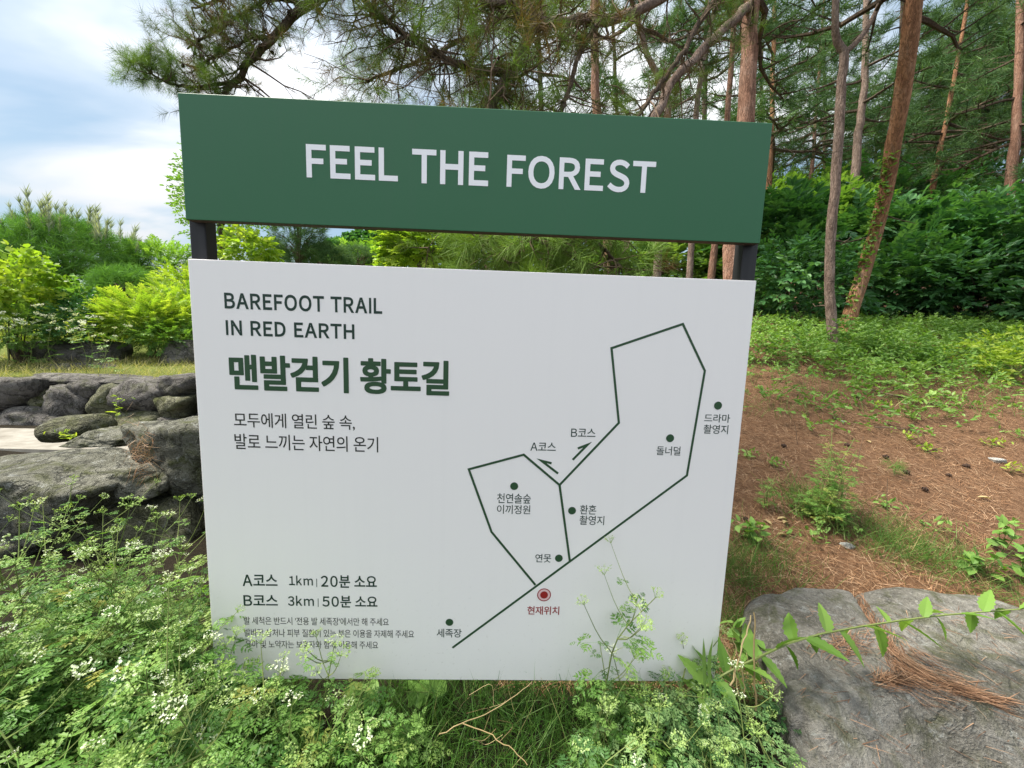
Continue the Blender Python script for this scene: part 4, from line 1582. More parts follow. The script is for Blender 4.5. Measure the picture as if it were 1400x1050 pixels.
def young_pine(px, py, d_, rx, rz, n, label, seed, mat='pine_young', candles=True):
    r_ = R(seed)
    c = at(px, py, d_)
    base = gpt(c[0], c[1], -.05)
    root = empty('young_pine', base, label, 'pine tree')
    wood, tf1, cd = MB(), Tufts(), MB()
    dirs = rand_dirs(r_, int(n * 1.5))
    dirs = dirs[dirs[:, 2] > -.55][:n]
    rad = lumpy(r_, dirs, 14, .32) * (.5 + .5 * r_.uniform(0, 1, len(dirs)) ** .5)
    pos = c + dirs * rad[:, None] * np.array([rx, rx * .9, rz])
    for p_, d1 in zip(pos, dirs):
        tf1.add(p_, norm(d1 * np.array([1, 1, .5]) + np.array([0, 0, .75]) + r_.standard_normal(3) * .25), .30 * r_.uniform(.7, 1.2), r_.uniform(.1, .9))
    tube(wood, smooth_path([base, (base + c) / 2, c + np.array([0, 0, rz * .6])], 8), np.linspace(.12, .03, 8), 8)
    for k in range(26):
        tube(wood, smooth_path([base + (c - base) * r_.uniform(.2, 1), (c + pos[k]) / 2, pos[k]], 5), np.linspace(.04, .01, 5), 4)
    wood.build('trunk', G['bark_dark'], root).location = -Vector(base)
    cr = MB()
    tf1.emit(cr, TUFT_MID, r_)
    cr.build('crown', G[mat], root).location = -Vector(base)
    if candles:
        top = pos[(dirs[:, 2] > .25)]
        top = top[r_.permutation(len(top))[:70]]
        for q in top:
            q = c + (q - c) * 1.04
            e = q + np.array([r_.normal(0, .06), r_.normal(0, .06), r_.uniform(.5, .95)]) + (q - c) * np.array([.10, .10, 0])
            scatter(cd, *TUFT_CANDLE, np.array([q]), np.array([e - q]), np.array([[1., .2, 0]]), np.linalg.norm(e - q), r_.uniform(0, 1))
        cd.build('candles', G['candle'], root).location = -Vector(base)
    return root


def candle_template():
    r_ = R(77)
    m_ = MB()
    tube(m_, [(0, 0, 0), (0, 1, 0)], [.02, .012], 4)
    n = 46
    y = r_.uniform(.1, 1, n)
    th = r_.uniform(0, 2 * PI, n)
    d = np.stack([np.sin(.5) * np.cos(th), np.full(n, .88), np.sin(.5) * np.sin(th)], 1)
    scatter(m_, NEEDLE_V * np.array([.11, 1, 1]), [np.array([(0, 1, 2)])], np.stack([0 * y, y, 0 * y], 1), d, rand_dirs(r_, n), .30, .5)
    by = {}
    for f in m_.f:
        by.setdefault(f.shape[1], []).append(f)
    return m_.verts(), [np.concatenate(x) for x in by.values()]


TUFT_CANDLE = candle_template()
young_pine(92, 362, 13, 2.25, 1.45, 1700, 'round young pine with pale upright candles, left of the board', 501)
young_pine(172, 395, 11.5, .8, .55, 260, 'small low pine at the right foot of the round young pine', 502, candles=False)
young_pine(408, 335, 17, 1.15, 1.6, 520, 'dark green pine standing in the gap between header and map panel', 503, 'pine', False)
young_pine(372, 358, 19, .9, .9, 260, 'smaller dark pine left of the dark pine in the gap', 507, 'pine', False)
young_pine(445, 358, 18, 1.4, .7, 420, 'low spreading pine right of the dark pine in the gap', 504, 'pine', False)
young_pine(490, 356, 24, 1.4, .8, 300, 'low pine in the middle of the gap below the far round hill trees', 505, 'pine', False)

LEFT = [
    # px, py, depth, rx, ry, rz, n, size, mat, spray, trunk, label, name, cat
    (205, 440, 7.6, .95, .8, .50, 900, .30, 'leaf_yellow', SPRAY_FINE, None, 'bright yellow-green feathery shrub touching the left edge of the map panel', 'feathery_shrub', 'shrub'),
    (232, 462, 7.4, .62, .6, .26, 380, .24, 'leaf_mid', SPRAY_FINE, None, 'darker green lower shrub spilling over rocks left of the map panel', 'feathery_shrub', 'shrub'),
    (252, 425, 8.6, .8, .7, .55, 420, .32, 'leaf_yellow', SPRAY_FINE, None, 'yellow shrub partly hidden by the map panel edge', 'feathery_shrub', 'shrub'),
    (8, 392, 6.4, .50, .5, .50, 260, .30, 'leaf_yellow', SPRAY_ROUND, None, 'yellow-green broad-leaved shrub at the left border', 'leafy_shrub', 'shrub'),
    (100, 440, 7.0, .42, .5, .40, 300, .24, 'leaf_dark', SPRAY_LOOSE, None, 'dark green upright shrub before the round young pine', 'leafy_shrub', 'shrub'),
    (75, 412, 7.8, .55, .5, .32, 260, .26, 'leaf_mid', SPRAY_ROUND, None, 'mid green leafy shrub between the round pine and the dark shrub', 'leafy_shrub', 'shrub'),
    (20, 450, 6.6, .60, .5, .42, 420, .24, 'leaf_mid', SPRAY_FINE, None, 'soft green ferny shrub behind the white umbels at the left border', 'leafy_shrub', 'shrub'),
    (222, 372, 15, 1.5, 1.2, 1.05, 700, .5, 'leaf_lime', SPRAY_FINE, .07, 'pale green airy locust tree right of the round young pine', 'locust_tree', 'tree'),
    (262, 392, 11, .9, .8, .45, 320, .4, 'leaf_yellow', SPRAY_FINE, None, 'yellow-green bush below the pale locust tree', 'feathery_shrub', 'shrub'),
    (300, 275, 12.5, 1.25, 1.2, 2.0, 620, .36, 'leaf_lime', SPRAY_LOOSE, .11, 'tall bright broadleaf tree behind the left post', 'broadleaf_tree', 'tree'),
    (340, 345, 12.0, .7, .8, .6, 260, .36, 'leaf_yellow', SPRAY_ROUND, None, 'yellow-green young tree right of the left post in the gap', 'broadleaf_tree', 'tree'),
    (585, 340, 13, 1.55, 1.2, 1.0, 950, .5, 'leaf_yellow', SPRAY_BROAD, .08, 'bright green broadleaf tree in the middle of the gap', 'broadleaf_tree', 'tree'),
    (660, 352, 14, 1.6, 1.2, .9, 600, .5, 'leaf_mid', SPRAY_BROAD, .08, 'mid green tree behind the hanging pine boughs in the gap', 'broadleaf_tree', 'tree'),
    (505, 362, 26, 2.6, 1.5, 1.0, 420, .8, 'leaf_lime', SPRAY_BROAD, None, 'pale green low bush line end at the gap middle', 'broadleaf_bush', 'shrub'),
    (780, 350, 15, 2.2, 1.4, 1.1, 520, .6, 'leaf_mid', SPRAY_BROAD, None, 'green bush behind the hanging needles right of the gap middle', 'broadleaf_bush', 'shrub'),
    (150, 408, 22, 3.2, 2, .55, 420, .7, 'leaf_yellow', SPRAY_FINE, None, 'long low bush line behind the meadow right of the round pine', 'broadleaf_bush', 'shrub'),
    (5, 385, 16, 1.6, 1.2, .6, 300, .6, 'leaf_mid', SPRAY_FINE, None, 'green bush behind the left flank of the round young pine', 'broadleaf_bush', 'shrub'),
]
for k, (px, py, d_, rx, ry, rz, n, sz, mt, sp_, trk, lab, nm, cat) in enumerate(LEFT):
    c = at(px, py, d_)
    bush(nm, lab, cat, gpt(c[0], c[1], -.05), c, rx, ry, rz, n, sz, mt, R(600 + k), sp_, trunk=trk, stems=10 if trk else 6, up=.25)

# far round trees on the near hill, then the hills
for k, (px, py, d_, rx, rz, lab) in enumerate(((488, 346, 60, 3.6, 1.9, 'round far tree on the hill edge, left of the hill group'), (512, 341, 62, 4.0, 2.4, 'tallest round tree of the far hill group'),
                                         (552, 344, 64, 4.4, 2.3, 'round far tree at the right end of the hill group'), (466, 350, 58, 3.0, 1.4, 'small round far tree below the hill group'))):
    c = at(px, py, d_)
    bush('round_tree', lab, 'tree', gpt(c[0], c[1], -.1), c, rx, rx * .8, rz, 700, 1.2, 'leaf_dark', R(700 + k), SPRAY_CLUMP, 'round trees on the far rise', trunk=.25, stems=5, lump=.4)


def hills():
    mb = MB()
    n, m_ = 420, 40
    xs = np.linspace(-420, 420, n)
    ys = np.linspace(150, 380, m_)
    X, Y = np.meshgrid(xs, ys)
    crest = 24 + 16 * np.sin(X * .012 + 2.2) + 9 * np.sin(X * .031 + .6) + 4 * np.sin(X * .083)
    prof = np.sin(np.clip((Y - 150) / 230, 0, 1) * PI * .75 + .02)
    Z = 4 + crest * np.clip(prof, 0, 1)
    for i in range(m_):
        for j in range(n):
            Z[i, j] += 2.6 * mnoise.fractal(Vector((X[i, j] * .16, Y[i, j] * .16, 3)), .8, 2.2, 3)
    v = np.stack([X, Y, Z], -1).reshape(-1, 3)
    i = np.arange(m_ - 1)[:, None] * n
    j = np.arange(n - 1)[None]
    mb.add(v, np.stack([i + j, i + j + 1, i + n + j + 1, i + n + j], -1).reshape(-1, 4))
    mt, t, p = new_mat('hill_forest')
    nz = noise_node(t, worldpos(t), .35, 6, .7)
    t.links.new(ramp(t, nz, [(.3, (.03, .065, .028)), (.55, (.06, .115, .045)), (.75, (.10, .165, .065))]), p.inputs['Base Color'])
    p.inputs['Roughness'].default_value = 1
    bump(t, p, nz, 1.0, 2.0)
    tag(mb.build('hills', mt, smooth=True), 'wooded hills along the horizon', kind='structure')


hills()

# ------------------------------------------------------------------ meadow, dry grass and umbels above the far wall
def blades(mb, pos, h, rng, tint, lean=.5, width=1.0):
    n = len(pos)
    d = norm(rng.standard_normal((n, 3)) * np.array([lean, lean, .1]) + np.array([0, 0, 1]))
    scatter(mb, BLADE_V * np.array([width, 1, 1]), BLADE_F, pos, d, rand_dirs(rng, n) * np.array([1, 1, .2]), h, tint)


rr = R(800)
n = 9000
yv = 7.5 + 16 * rr.uniform(0, 1, n) ** 1.3
xv = .08 + (yv + 1.26) * rr.uniform(-1.40, -.62, n)
mb = MB()
blades(mb, np.column_stack([xv, yv, gz(xv, yv) - .02]), rr.uniform(.25, .6, n), rr, rr.uniform(0, 1, n), .4, 2.2)
tag(mb.build('meadow_grass', G['meadow']), 'yellow-green meadow grass behind the shrubs on the left', kind='stuff')
n = 5200
yv = rr.uniform(4.25, 6.4, n)
xv = .08 + (yv + 1.26) * rr.uniform(-1.40, -.70, n)
mb = MB()
blades(mb, np.column_stack([xv, yv, gz(xv, yv) - .02]), rr.uniform(.07, .22, n), rr, rr.uniform(0, 1, n), .7, 1.1)
tag(mb.build('dry_grass', G['grass_dry']), 'short pale dry grass on top of the far wall', kind='stuff')

# ------------------------------------------------------------------ hedge parsley
PL = [parsley_leaf(900 + i) for i in range(4)]


def umbel(mb, p, d, size, rng, tint):
    """Rays from the stem tip, each with a small umbel of five-petalled flowers."""
    d = norm(d)
    n = rng.integers(6, 10)
    th = rng.uniform(0, 2 * PI) + np.arange(n) * 2 * PI / n
    a = norm(np.cross(d, (.3, .2, .9)))
    b = np.cross(d, a)
    for q in th:
        e = p + size * (d * rng.uniform(.55, .75) + (a * math.cos(q) + b * math.sin(q)) * rng.uniform(.4, .75))
        tube(mb, [p, (p + e) / 2 + d * size * .05, e], [.0007, .0006, .0005], 3, 1, .3)
        k = 8
        c = e + rng.standard_normal((k, 3)) * size * .11 + d * size * .06
        scatter(mb, FLOWER_V, FLOWER_F, c, d + rng.standard_normal((k, 3)) * .4, rand_dirs(rng, k), size * rng.uniform(.06, .10, k),
                np.clip(tint + rng.uniform(-.25, .25, k), 0, 1), 0)


def flower_template():
    v, f = [(0, 0, 0)], []
    for k in range(5):
        a = k * 2 * PI / 5
        for da, r in ((-.5, .75), (0, 1.0), (.5, .75)):
            v.append((r * math.cos(a + da), .15 * r, r * math.sin(a + da)))
        i = 1 + 3 * k
        f += [(0, i, i + 1), (0, i + 1, i + 2)]
    return np.array(v), [np.array(f)]


FLOWER_V, FLOWER_F = flower_template()


def parsley_proto(seed, height, nleaf, nhead, leafmat, white=.5, lean=.2, leaf=.16, usize=1.0):
    """Returns the three meshes of one plant growing from the origin."""
    rng = R(seed)
    st, lf, fl = MB(), MB(), MB()
    lean_d = np.array([rng.normal(0, lean), rng.normal(0, lean), 1.0])
    main = smooth_path([np.zeros(3), lean_d * height * .35 + rng.standard_normal(3) * .02, lean_d * height * .7 + rng.standard_normal(3) * .03, lean_d * height + rng.standard_normal(3) * .04], 10)
    tube(st, main, np.linspace(.0034, .0013, 10), 5, tint=.4)
    heads = [(main[-1], main[-1] - main[-2])]
    for k in range(nhead):
        i = rng.integers(3, 9)
        a = rng.uniform(0, 2 * PI)
        d = norm(np.array([math.cos(a), math.sin(a), rng.uniform(.7, 1.6)]))
        L = height * rng.uniform(.18, .42)
        e = main[i] + d * L
        Q = smooth_path([main[i], main[i] + d * L * .5 + np.array([0, 0, -.01]), e + np.array([0, 0, .015])], 6)
        tube(st, Q, np.linspace(.0019, .0009, 6), 4, tint=rng.uniform(.2, .8))
        heads.append((Q[-1], Q[-1] - Q[-2]))
        if rng.uniform() < .8:
            tv, tf = PL[rng.integers(4)]
            a2 = rng.uniform(0, 2 * PI)
            scatter(lf, tv, tf, Q[2:3], np.array([[math.cos(a2), math.sin(a2), .3]]), np.array([[0, 0, 1.]]), leaf * rng.uniform(.35, .6), rng.uniform(.2, .9))
    for p, d in heads:
        umbel(fl, p, d + np.array([0, 0, .02]), rng.uniform(.022, .036) * usize, rng, rng.uniform(.1, .6) if rng.uniform() > white else rng.uniform(.7, 1))
    for k in range(nleaf):
        t_ = rng.uniform(.02, .85)
        i = t_ * 9
        b = main[int(i)] + (main[int(i) + 1] - main[int(i)]) * (i - int(i))
        a = rng.uniform(0, 2 * PI)
        d = np.array([math.cos(a), math.sin(a), rng.uniform(.1, .9)])
        pet = leaf * rng.uniform(.3, .7) * (1.3 - t_)
        e = b + norm(d) * pet
        tube(st, [b, e], [.0014, .0010], 3, tint=.5)
        tv, tf = PL[rng.integers(4)]
        scatter(lf, tv, tf, e[None], (d + np.array([0, 0, -.25]))[None], (np.array([0, 0, 1.]) + rng.standard_normal(3) * .25)[None],
                leaf * rng.uniform(.7, 1.2) * (1.2 - .5 * t_), rng.uniform(0, 1))
    return st, lf, fl, leafmat, 'flower_white' if usize > 1 else 'flower'


def plant_root(proto, label, group, name='hedge_parsley', cat='wild plant'):
    st, lf, fl, lm, fm = proto
    root = empty(name, (0, 0, 0), label, cat, group)
    st.build('stems', G['stem'], root)
    lf.build('leaves', G[lm], root)
    fl.build('blossoms', G[fm], root)
    return root


def plant_out(protos, spots, label, group, rng, smin=.8, smax=1.2, tall=False):
    used = [False] * len(protos)
    out = []
    for k, (x, y) in enumerate(spots):
        i = k % len(protos)
        o = protos[i] if not used[i] else copy_tree(protos[i])
        used[i] = True
        o.location = (x, y, surf(x, y) - .01)
        s = rng.uniform(smin, smax)
        if tall:
            s *= min(1.1, max(.5, 1.02 - .95 * (y + .05))) * (.92 if x < -1.25 - .5 * y else .86)
        o.scale = (s, s, s * rng.uniform(.92, 1.08))
        o.rotation_euler = (rng.normal(0, .06), rng.normal(0, .06), rng.uniform(0, 2 * PI))
        o['label'] = label
        o['group'] = group
        out.append(o)
    return out


rr = R(950)
protos = [plant_root(parsley_proto(950 + i, .52 + .05 * (i % 3), 15, 6, 'parsley', .18, leaf=.17), 'x', 'g') for i in range(6)]
spots = []
clumps = []
while len(clumps) < 15:
    y = rr.uniform(-.60, .62)
    clumps.append((.08 + (y + 1.26) * rr.uniform(-1.42, -.84), y))
while len(spots) < 56:
    cx_, cy_ = clumps[rr.integers(len(clumps))]
    y = cy_ + rr.normal(0, .075)
    d_ = y + 1.26
    x = cx_ + rr.normal(0, .085)
    if x > .08 - d_ * (.90 if y > -.1 else .80):
        continue
    if y > -.12 and x > -.93:
        continue
    if d_ < .62:
        continue
    spots.append((x, y))
plant_out(protos, spots, 'white-flowered hedge parsley in the thicket left of the board', 'hedge parsley thicket left of the board', rr, .75, 1.12, True)
protos = [plant_root(parsley_proto(970 + i, .20 + .03 * i, 17, 2, 'parsley', .3, .3, .13), 'x', 'g') for i in range(4)]
spots = [(rr.uniform(-.92, -.18), rr.uniform(-.62, -.07)) for _ in range(26)]
plant_out(protos, spots, 'low hedge parsley growing under the left half of the board', 'low hedge parsley under the board', rr, .7, 1.1)
protos = [plant_root(parsley_proto(980 + i, .24 + .03 * i, 15, 3, 'parsley_blue', .1, .3, .11), 'x', 'g') for i in range(4)]
spots = [(rr.uniform(.44, 1.02), rr.uniform(-.50, -.02)) for _ in range(34)]
spots = [s_ for s_ in spots if drop(*s_) < .05][:17]
plant_out(protos, spots, 'bluish-green hedge parsley between the right post and the flat boulder', 'bluish hedge parsley by the right post', rr, .7, 1.15)
for k, (px, py, h, lab) in enumerate(((812, 985, .60, 'tall thin hedge parsley standing before the red location mark'), (815, 985, .27, 'bushy hedge parsley at the foot of the board right of its middle'),
                                      (860, 1005, .22, 'small hedge parsley with lime leaves low before the board'))):
    o = plant_root(parsley_proto(990 + k, h, 16 if k == 0 else 17, 8 if k == 0 else 2, 'parsley', .0, .12, .10), lab, None)
    q = on_y(px, py, -.11 - .05 * k)
    o.location = (q[0], q[1], float(gz(q[0], q[1])) - .01)
for k, (px, lab) in enumerate(((330, 'hedge parsley leaning over the lower left corner of the map panel'), (430, 'hedge parsley reaching up to the small print on the map panel'),
                               (380, 'thin hedge parsley rising before the distance lines on the panel'))):
    o = plant_root(parsley_proto(1000 + k, .36 + .05 * k, 7, 5, 'parsley', .2, .2, .12), lab, None)
    q = on_y(px, 985, -.10)
    o.location = (q[0], q[1], float(gz(q[0], q[1])) - .01)

tallp = [plant_root(parsley_proto(1030 + i, .74, 7, 9, 'parsley', .25, .16, .13), 'x', 'g') for i in range(3)]
spots = [(-1.62, .18), (-1.40, .33), (-1.18, .12), (-1.95, .30), (-1.02, -.02), (-1.30, -.12), (-1.10, .38), (-1.72, .02)]
plant_out(tallp, spots, 'tall flowering hedge parsley stem rising above the thicket before the near wall', 'tall parsley stems left of the board', rr, .8, 1.0)
# white umbels on the far terrace
uproto = [plant_root(parsley_proto(1010 + i, .62, 7, 7, 'leaf_mid', 1.0, .25, .16, 1.5), 'x', 'g') for i in range(2)]
spots = []
for px, py, d_ in ((12, 500, 6.2), (35, 505, 6.1), (55, 500, 6.4), (75, 505, 6.2), (20, 495, 6.6), (118, 510, 5.9), (132, 512, 5.8), (125, 508, 6.2), (40, 498, 6.5), (5, 508, 5.9)):
    c = at(px, py, d_)
    spots.append((c[0], c[1]))
for o in plant_out(uproto, spots, 'tall white umbel-flowered plant on the terrace above the far wall', 'white umbels above the far wall', rr, 1.0, 1.35):
    pass

# ------------------------------------------------------------------ grass under the board and on the slope
rr = R(1100)
mb = MB()
n = 12000
x = rr.uniform(-.95, .85, n)
y = rr.uniform(-.72, .22, n)
k = (noise2 := np.array([mnoise.noise(Vector((a * 3.1, b * 3.1, 5))) for a, b in zip(x, y)]))
keep = (k > -.25)
x, y = x[keep], y[keep]
z = np.array([float(gz(a, b)) for a, b in zip(x, y)])
on = np.array([drop(a, b) > gz(a, b) + .02 for a, b in zip(x, y)])
x, y, z = x[~on], y[~on], z[~on]
blades(mb, np.column_stack([x, y, z - .01]), rr.uniform(.09, .27, len(x)), rr, np.clip(rr.normal(.42, .22, len(x)), 0, 1), .75, .42)
for px, py, r_, m_ in ((1040, 770, .22, 700), (1005, 790, .16, 500), (1210, 740, .20, 600), (1120, 700, .20, 500), (1100, 690, .16, 300), (1330, 790, .22, 500), (1280, 770, .16, 250), (1010, 860, .12, 400), (1020, 950, .14, 400), (1230, 760, .14, 260)):
    g = on_ground(px, py)
    q = g[None] + rr.standard_normal((m_, 3)) * np.array([r_, r_, 0]) * .55
    q[:, 2] = gz(q[:, 0], q[:, 1]) - .01
    blades(mb, q, rr.uniform(.07, .2, m_), rr, np.clip(rr.normal(.55, .2, m_), 0, 1), .8, .5)
tag(mb.build('grass', G['grass']), 'fine green grass under the board and in tufts on the slope', kind='stuff')

# ground cover at the edge of the wood
mb = MB()
n = 2600
x = []
sp = []
px, py = rr.uniform(1000, 1440, 6000), 448 + 150 * rr.uniform(0, 1, 6000) ** 1.7
lim = 500 + 22 * np.sin(px * .021 + 1.0) + (px - 1030) * .06
ok_ = (py < lim) | (rr.uniform(0, 1, 6000) < .32 * np.exp(-(py - lim) / 50))
n = min(4200, int(ok_.sum()))
sp = on_ground_many(px[ok_][:n], py[ok_][:n]) + rr.normal(0, .15, (n, 3)) * np.array([1, 1, 0])
# the same cover goes on behind the board
bk = np.column_stack([rr.uniform(-2.2, 3.2, 1500), rr.uniform(3.2, 7.5, 1500), np.zeros(1500)])
sp = np.vstack([sp, bk])
n = len(sp)
sp[:, 2] = gz(sp[:, 0], sp[:, 1]) + rr.uniform(0, .16, n)
for k_, (tv, tf) in enumerate(SPRAY_LOOSE):
    q = sp[k_::4]
    scatter(mb, tv, tf, q, rr.standard_normal((len(q), 3)) * np.array([.7, .7, .2]) + np.array([0, 0, .55]), rand_dirs(rr, len(q)) * .4 + np.array([0, 0, 1]),
            rr.uniform(.09, .22, len(q)), rr.uniform(.25, 1, len(q)))
tag(mb.build('ground_cover_leaves', G['leaf_mid']), 'low green ground cover along the edge of the wood', kind='stuff')
mb = MB()
n = 2600
px = rr.uniform(1010, 1440, n)
g = on_ground_many(px, 455 + 120 * rr.uniform(0, 1, n) ** 1.7)
blades(mb, g, rr.uniform(.08, .24, n), rr, np.clip(rr.normal(.6, .2, n), 0, 1), .6, .7)
tag(mb.build('woodland_grass', G['grass']), 'thin grass among the ground cover at the wood edge', kind='stuff')

# pine litter on the slope
mb = MB()
n = 56000
yv = .12 + 4.8 * rr.uniform(0, 1, n) ** 1.25
xv = .08 + (yv + 1.26) * rr.uniform(.02, 1.45, n)
th = rr.uniform(0, 2 * PI, n)
d = np.stack([np.cos(th), np.sin(th), .30 * np.sin(th) + rr.normal(0, .10, n)], 1)
zz = gz(xv, yv)
L = rr.uniform(.05, .10, n)
NV2 = np.array([(-.5, 0, 0), (.5, 0, 0), (.35, .6, .03), (-.35, .6, .03), (0, 1, 0)])
NF2 = [np.array([(0, 1, 2, 3)]), np.array([(3, 2, 4)])]
scatter(mb, NV2 * np.array([.022, 1, 1]), NF2, np.column_stack([xv, yv, zz + rr.uniform(.002, .014, n)]), d, np.array([0, -.3, 1.0]) + rand_dirs(rr, n) * .3, L, rr.uniform(0, 1, n) ** 1.1)
tag(mb.build('pine_needle_litter', G['litter']), 'fallen brown pine needles covering the slope', kind='stuff')

# heap of needles caught in the boulder's crack
mb = MB()
pts, dirs = [], []
fan = [(1176, 806, 4), (1190, 835, 6), (1205, 862, 10), (1222, 895, 20), (1240, 912, 30), (1262, 925, 30), (1290, 936, 26), (1320, 946, 16), (1352, 953, 7), (1376, 957, 3)]
for q in range(1700):
    u = rr.uniform(0, len(fan) - 1.001)
    i = int(u)
    a, b = fan[i], fan[i + 1]
    c_ = np.array(a) + (np.array(b) - np.array(a)) * (u - i)
    ta = np.array(b[:2]) - np.array(a[:2])
    ta = ta / np.linalg.norm(ta)
    nn = np.array([-ta[1], ta[0]])
    s_ = np.clip(rr.normal(0, .5), -1.05, 1.05) * c_[2] * .8
    w = on_z(*(c_[:2] + nn * s_), RZ)
    w2 = on_z(*(c_[:2] + nn * s_ + ta * 6), RZ)
    z_ = surf(w[0], w[1]) + .004 + .022 * max(0, 1 - (s_ / (c_[2] + 1)) ** 2) * min(1, c_[2] / 14) * rr.uniform(0, 1)
    pts.append((w[0], w[1], z_))
    dv = norm(w2 - w)
    dirs.append(dv * rr.choice((-1, 1)) + rr.normal(0, .27, 3) * np.array([1, 1, .25]))
for q in range(420):      # second lobe at the left and a small patch
    if q < 230:
        c_ = np.array((1192, 937)) + np.array((rr.uniform(0, 52), -rr.uniform(0, 10))) + rr.normal(0, 3, 2)
    else:
        c_ = np.array((1150, 885)) + rr.normal(0, 1, 2) * np.array((20, 9))
    w = on_z(*c_, RZ)
    pts.append((w[0], w[1], surf(w[0], w[1]) + rr.uniform(.003, .014)))
    a = rr.normal(.1, .6)
    dirs.append(np.array([math.cos(a), math.sin(a), rr.normal(0, .1)]))
for q in range(260):      # loose needles strewn over the rock
    c_ = np.array((1100, 830)) + np.array((rr.uniform(0, 320), rr.uniform(0, 190)))
    w = on_z(*c_, RZ)
    pts.append((w[0], w[1], surf(w[0], w[1]) + .002))
    a = rr.uniform(0, 6.28)
    dirs.append(np.array([math.cos(a), math.sin(a), .02]))
n = len(pts)
scatter(mb, NV2 * np.array([.03, 1, 1]), NF2, pts, dirs, np.array([0, 0, 1.0]) + rand_dirs(rr, n) * .4, rr.uniform(.045, .085, n), rr.uniform(0, 1, n))
tag(mb.build('pine_needle_heap', G['heap']), 'wedge of red-brown pine needles caught in the flat boulder\'s crack', 'needle heap')

# reddish needles lodged between the near wall's boulders
mb = MB()
c_ = at(192, 618, 2.42)
n = 220
scatter(mb, NV2 * np.array([.022, 1, 1]), NF2, c_ + rr.standard_normal((n, 3)) * np.array([.035, .03, .10]), rand_dirs(rr, n) + np.array([0, 0, -.7]), rand_dirs(rr, n), rr.uniform(.06, .1, n), rr.uniform(.3, 1, n))
tag(mb.build('pine_needle_heap', G['litter']), 'tuft of dry orange needles hanging between two near wall boulders', 'needle heap')

# ------------------------------------------------------------------ single plants on the slope
ARCH = leaf_strip(.19, 12, .36, .18, .3, .12)
WEED = leaf_strip(.30, 10, .42, .18, .2, .06)
BROAD = leaf_strip(.42, 10, .45, .2, .2, .0)


def leafy_stems(name, label, cat, base, stems, leaf_v, leaf_len, mat, rng, nleaf=14, stem_r=.0035, droop=.2, tint=(.2, .95), taper=.6, group=None, lobed=False):
    """Upright or arching stems given as world paths, with leaves along each."""
    base = np.asarray(base, float)
    root = empty(name, base, label, cat, group)
    st, lf = MB(), MB()
    for path in stems:
        Q = smooth_path(path, 16)
        tube(st, Q, np.linspace(stem_r, stem_r * .45, 16), 5, tint=rng.uniform(.2, .8))
        for k in range(nleaf):
            t_ = .12 + .86 * (k + .5) / nleaf
            i = min(int(t_ * 15), 14)
            b = Q[i] + (Q[i + 1] - Q[i]) * (t_ * 15 - i)
            ax = norm(Q[i + 1] - Q[i])
            s1 = norm(np.cross(ax, (.2, -.4, 1) if abs(ax[2]) < .8 else (1, .2, 0)))
            s2 = np.cross(ax, s1)
            a = k * 2.4 + rng.uniform(-.4, .4)
            d = norm(ax * .55 + s1 * math.cos(a) + s2 * math.sin(a) + np.array([0, 0, -droop]))
            L = leaf_len * rng.uniform(.75, 1.15) * (1 - (1 - taper) * t_)
            if lobed:
                tv, tf = PL[rng.integers(4)]
                scatter(lf, tv * np.array([.9, 1, 1]), tf, b[None], d[None], np.array([[0, -.1, 1.]]), L, rng.uniform(*tint))
            else:
                tv, tf = leaf_v if isinstance(leaf_v, tuple) else (leaf_v, LEAF_F)
                scatter(lf, tv, tf, b[None], d[None], (np.array([0, 0, 1.]) + rng.standard_normal(3) * .3)[None], L, rng.uniform(*tint))
    st.build('stems', G['stem'], root).location = -Vector(base)
    lf.build('leaves', G[mat], root).location = -Vector(base)
    return root


rr = R(1200)
g = on_ground(1128, 718)
stems = []
for k in range(13):
    b = g + np.array([rr.normal(0, .045), rr.normal(0, .045), 0])
    h = rr.uniform(.2, .66)
    stems.append([b, b + np.array([rr.normal(0, .04), 0, h * .5]), b + np.array([rr.normal(0, .07), rr.normal(0, .05), h])])
leafy_stems('mugwort', 'tall mugwort clump with lobed leaves on the brown slope', 'wild plant', g, stems, LEAF_V, .115, 'parsley', rr, 15, lobed=True, tint=(.4, 1))
for px, py, h, n_, lab in ((1052, 700, .22, 4, 'small mugwort beside the map panel, left of the tall clump'), (1085, 705, .16, 3, 'short leafy sprout at the left foot of the tall mugwort'),
                           (1150, 735, .14, 3, 'short pale sprout right below the tall mugwort')):
    g = on_ground(px, py)
    stems = [[g + rr.normal(0, .03, 3) * np.array([1, 1, 0]), g + np.array([rr.normal(0, .05), rr.normal(0, .03), h * .6]), g + np.array([rr.normal(0, .07), rr.normal(0, .05), h])] for _ in range(n_)]
    leafy_stems('mugwort', lab, 'wild plant', g, stems, LEAF_V, .07, 'parsley', rr, 9, lobed=True)
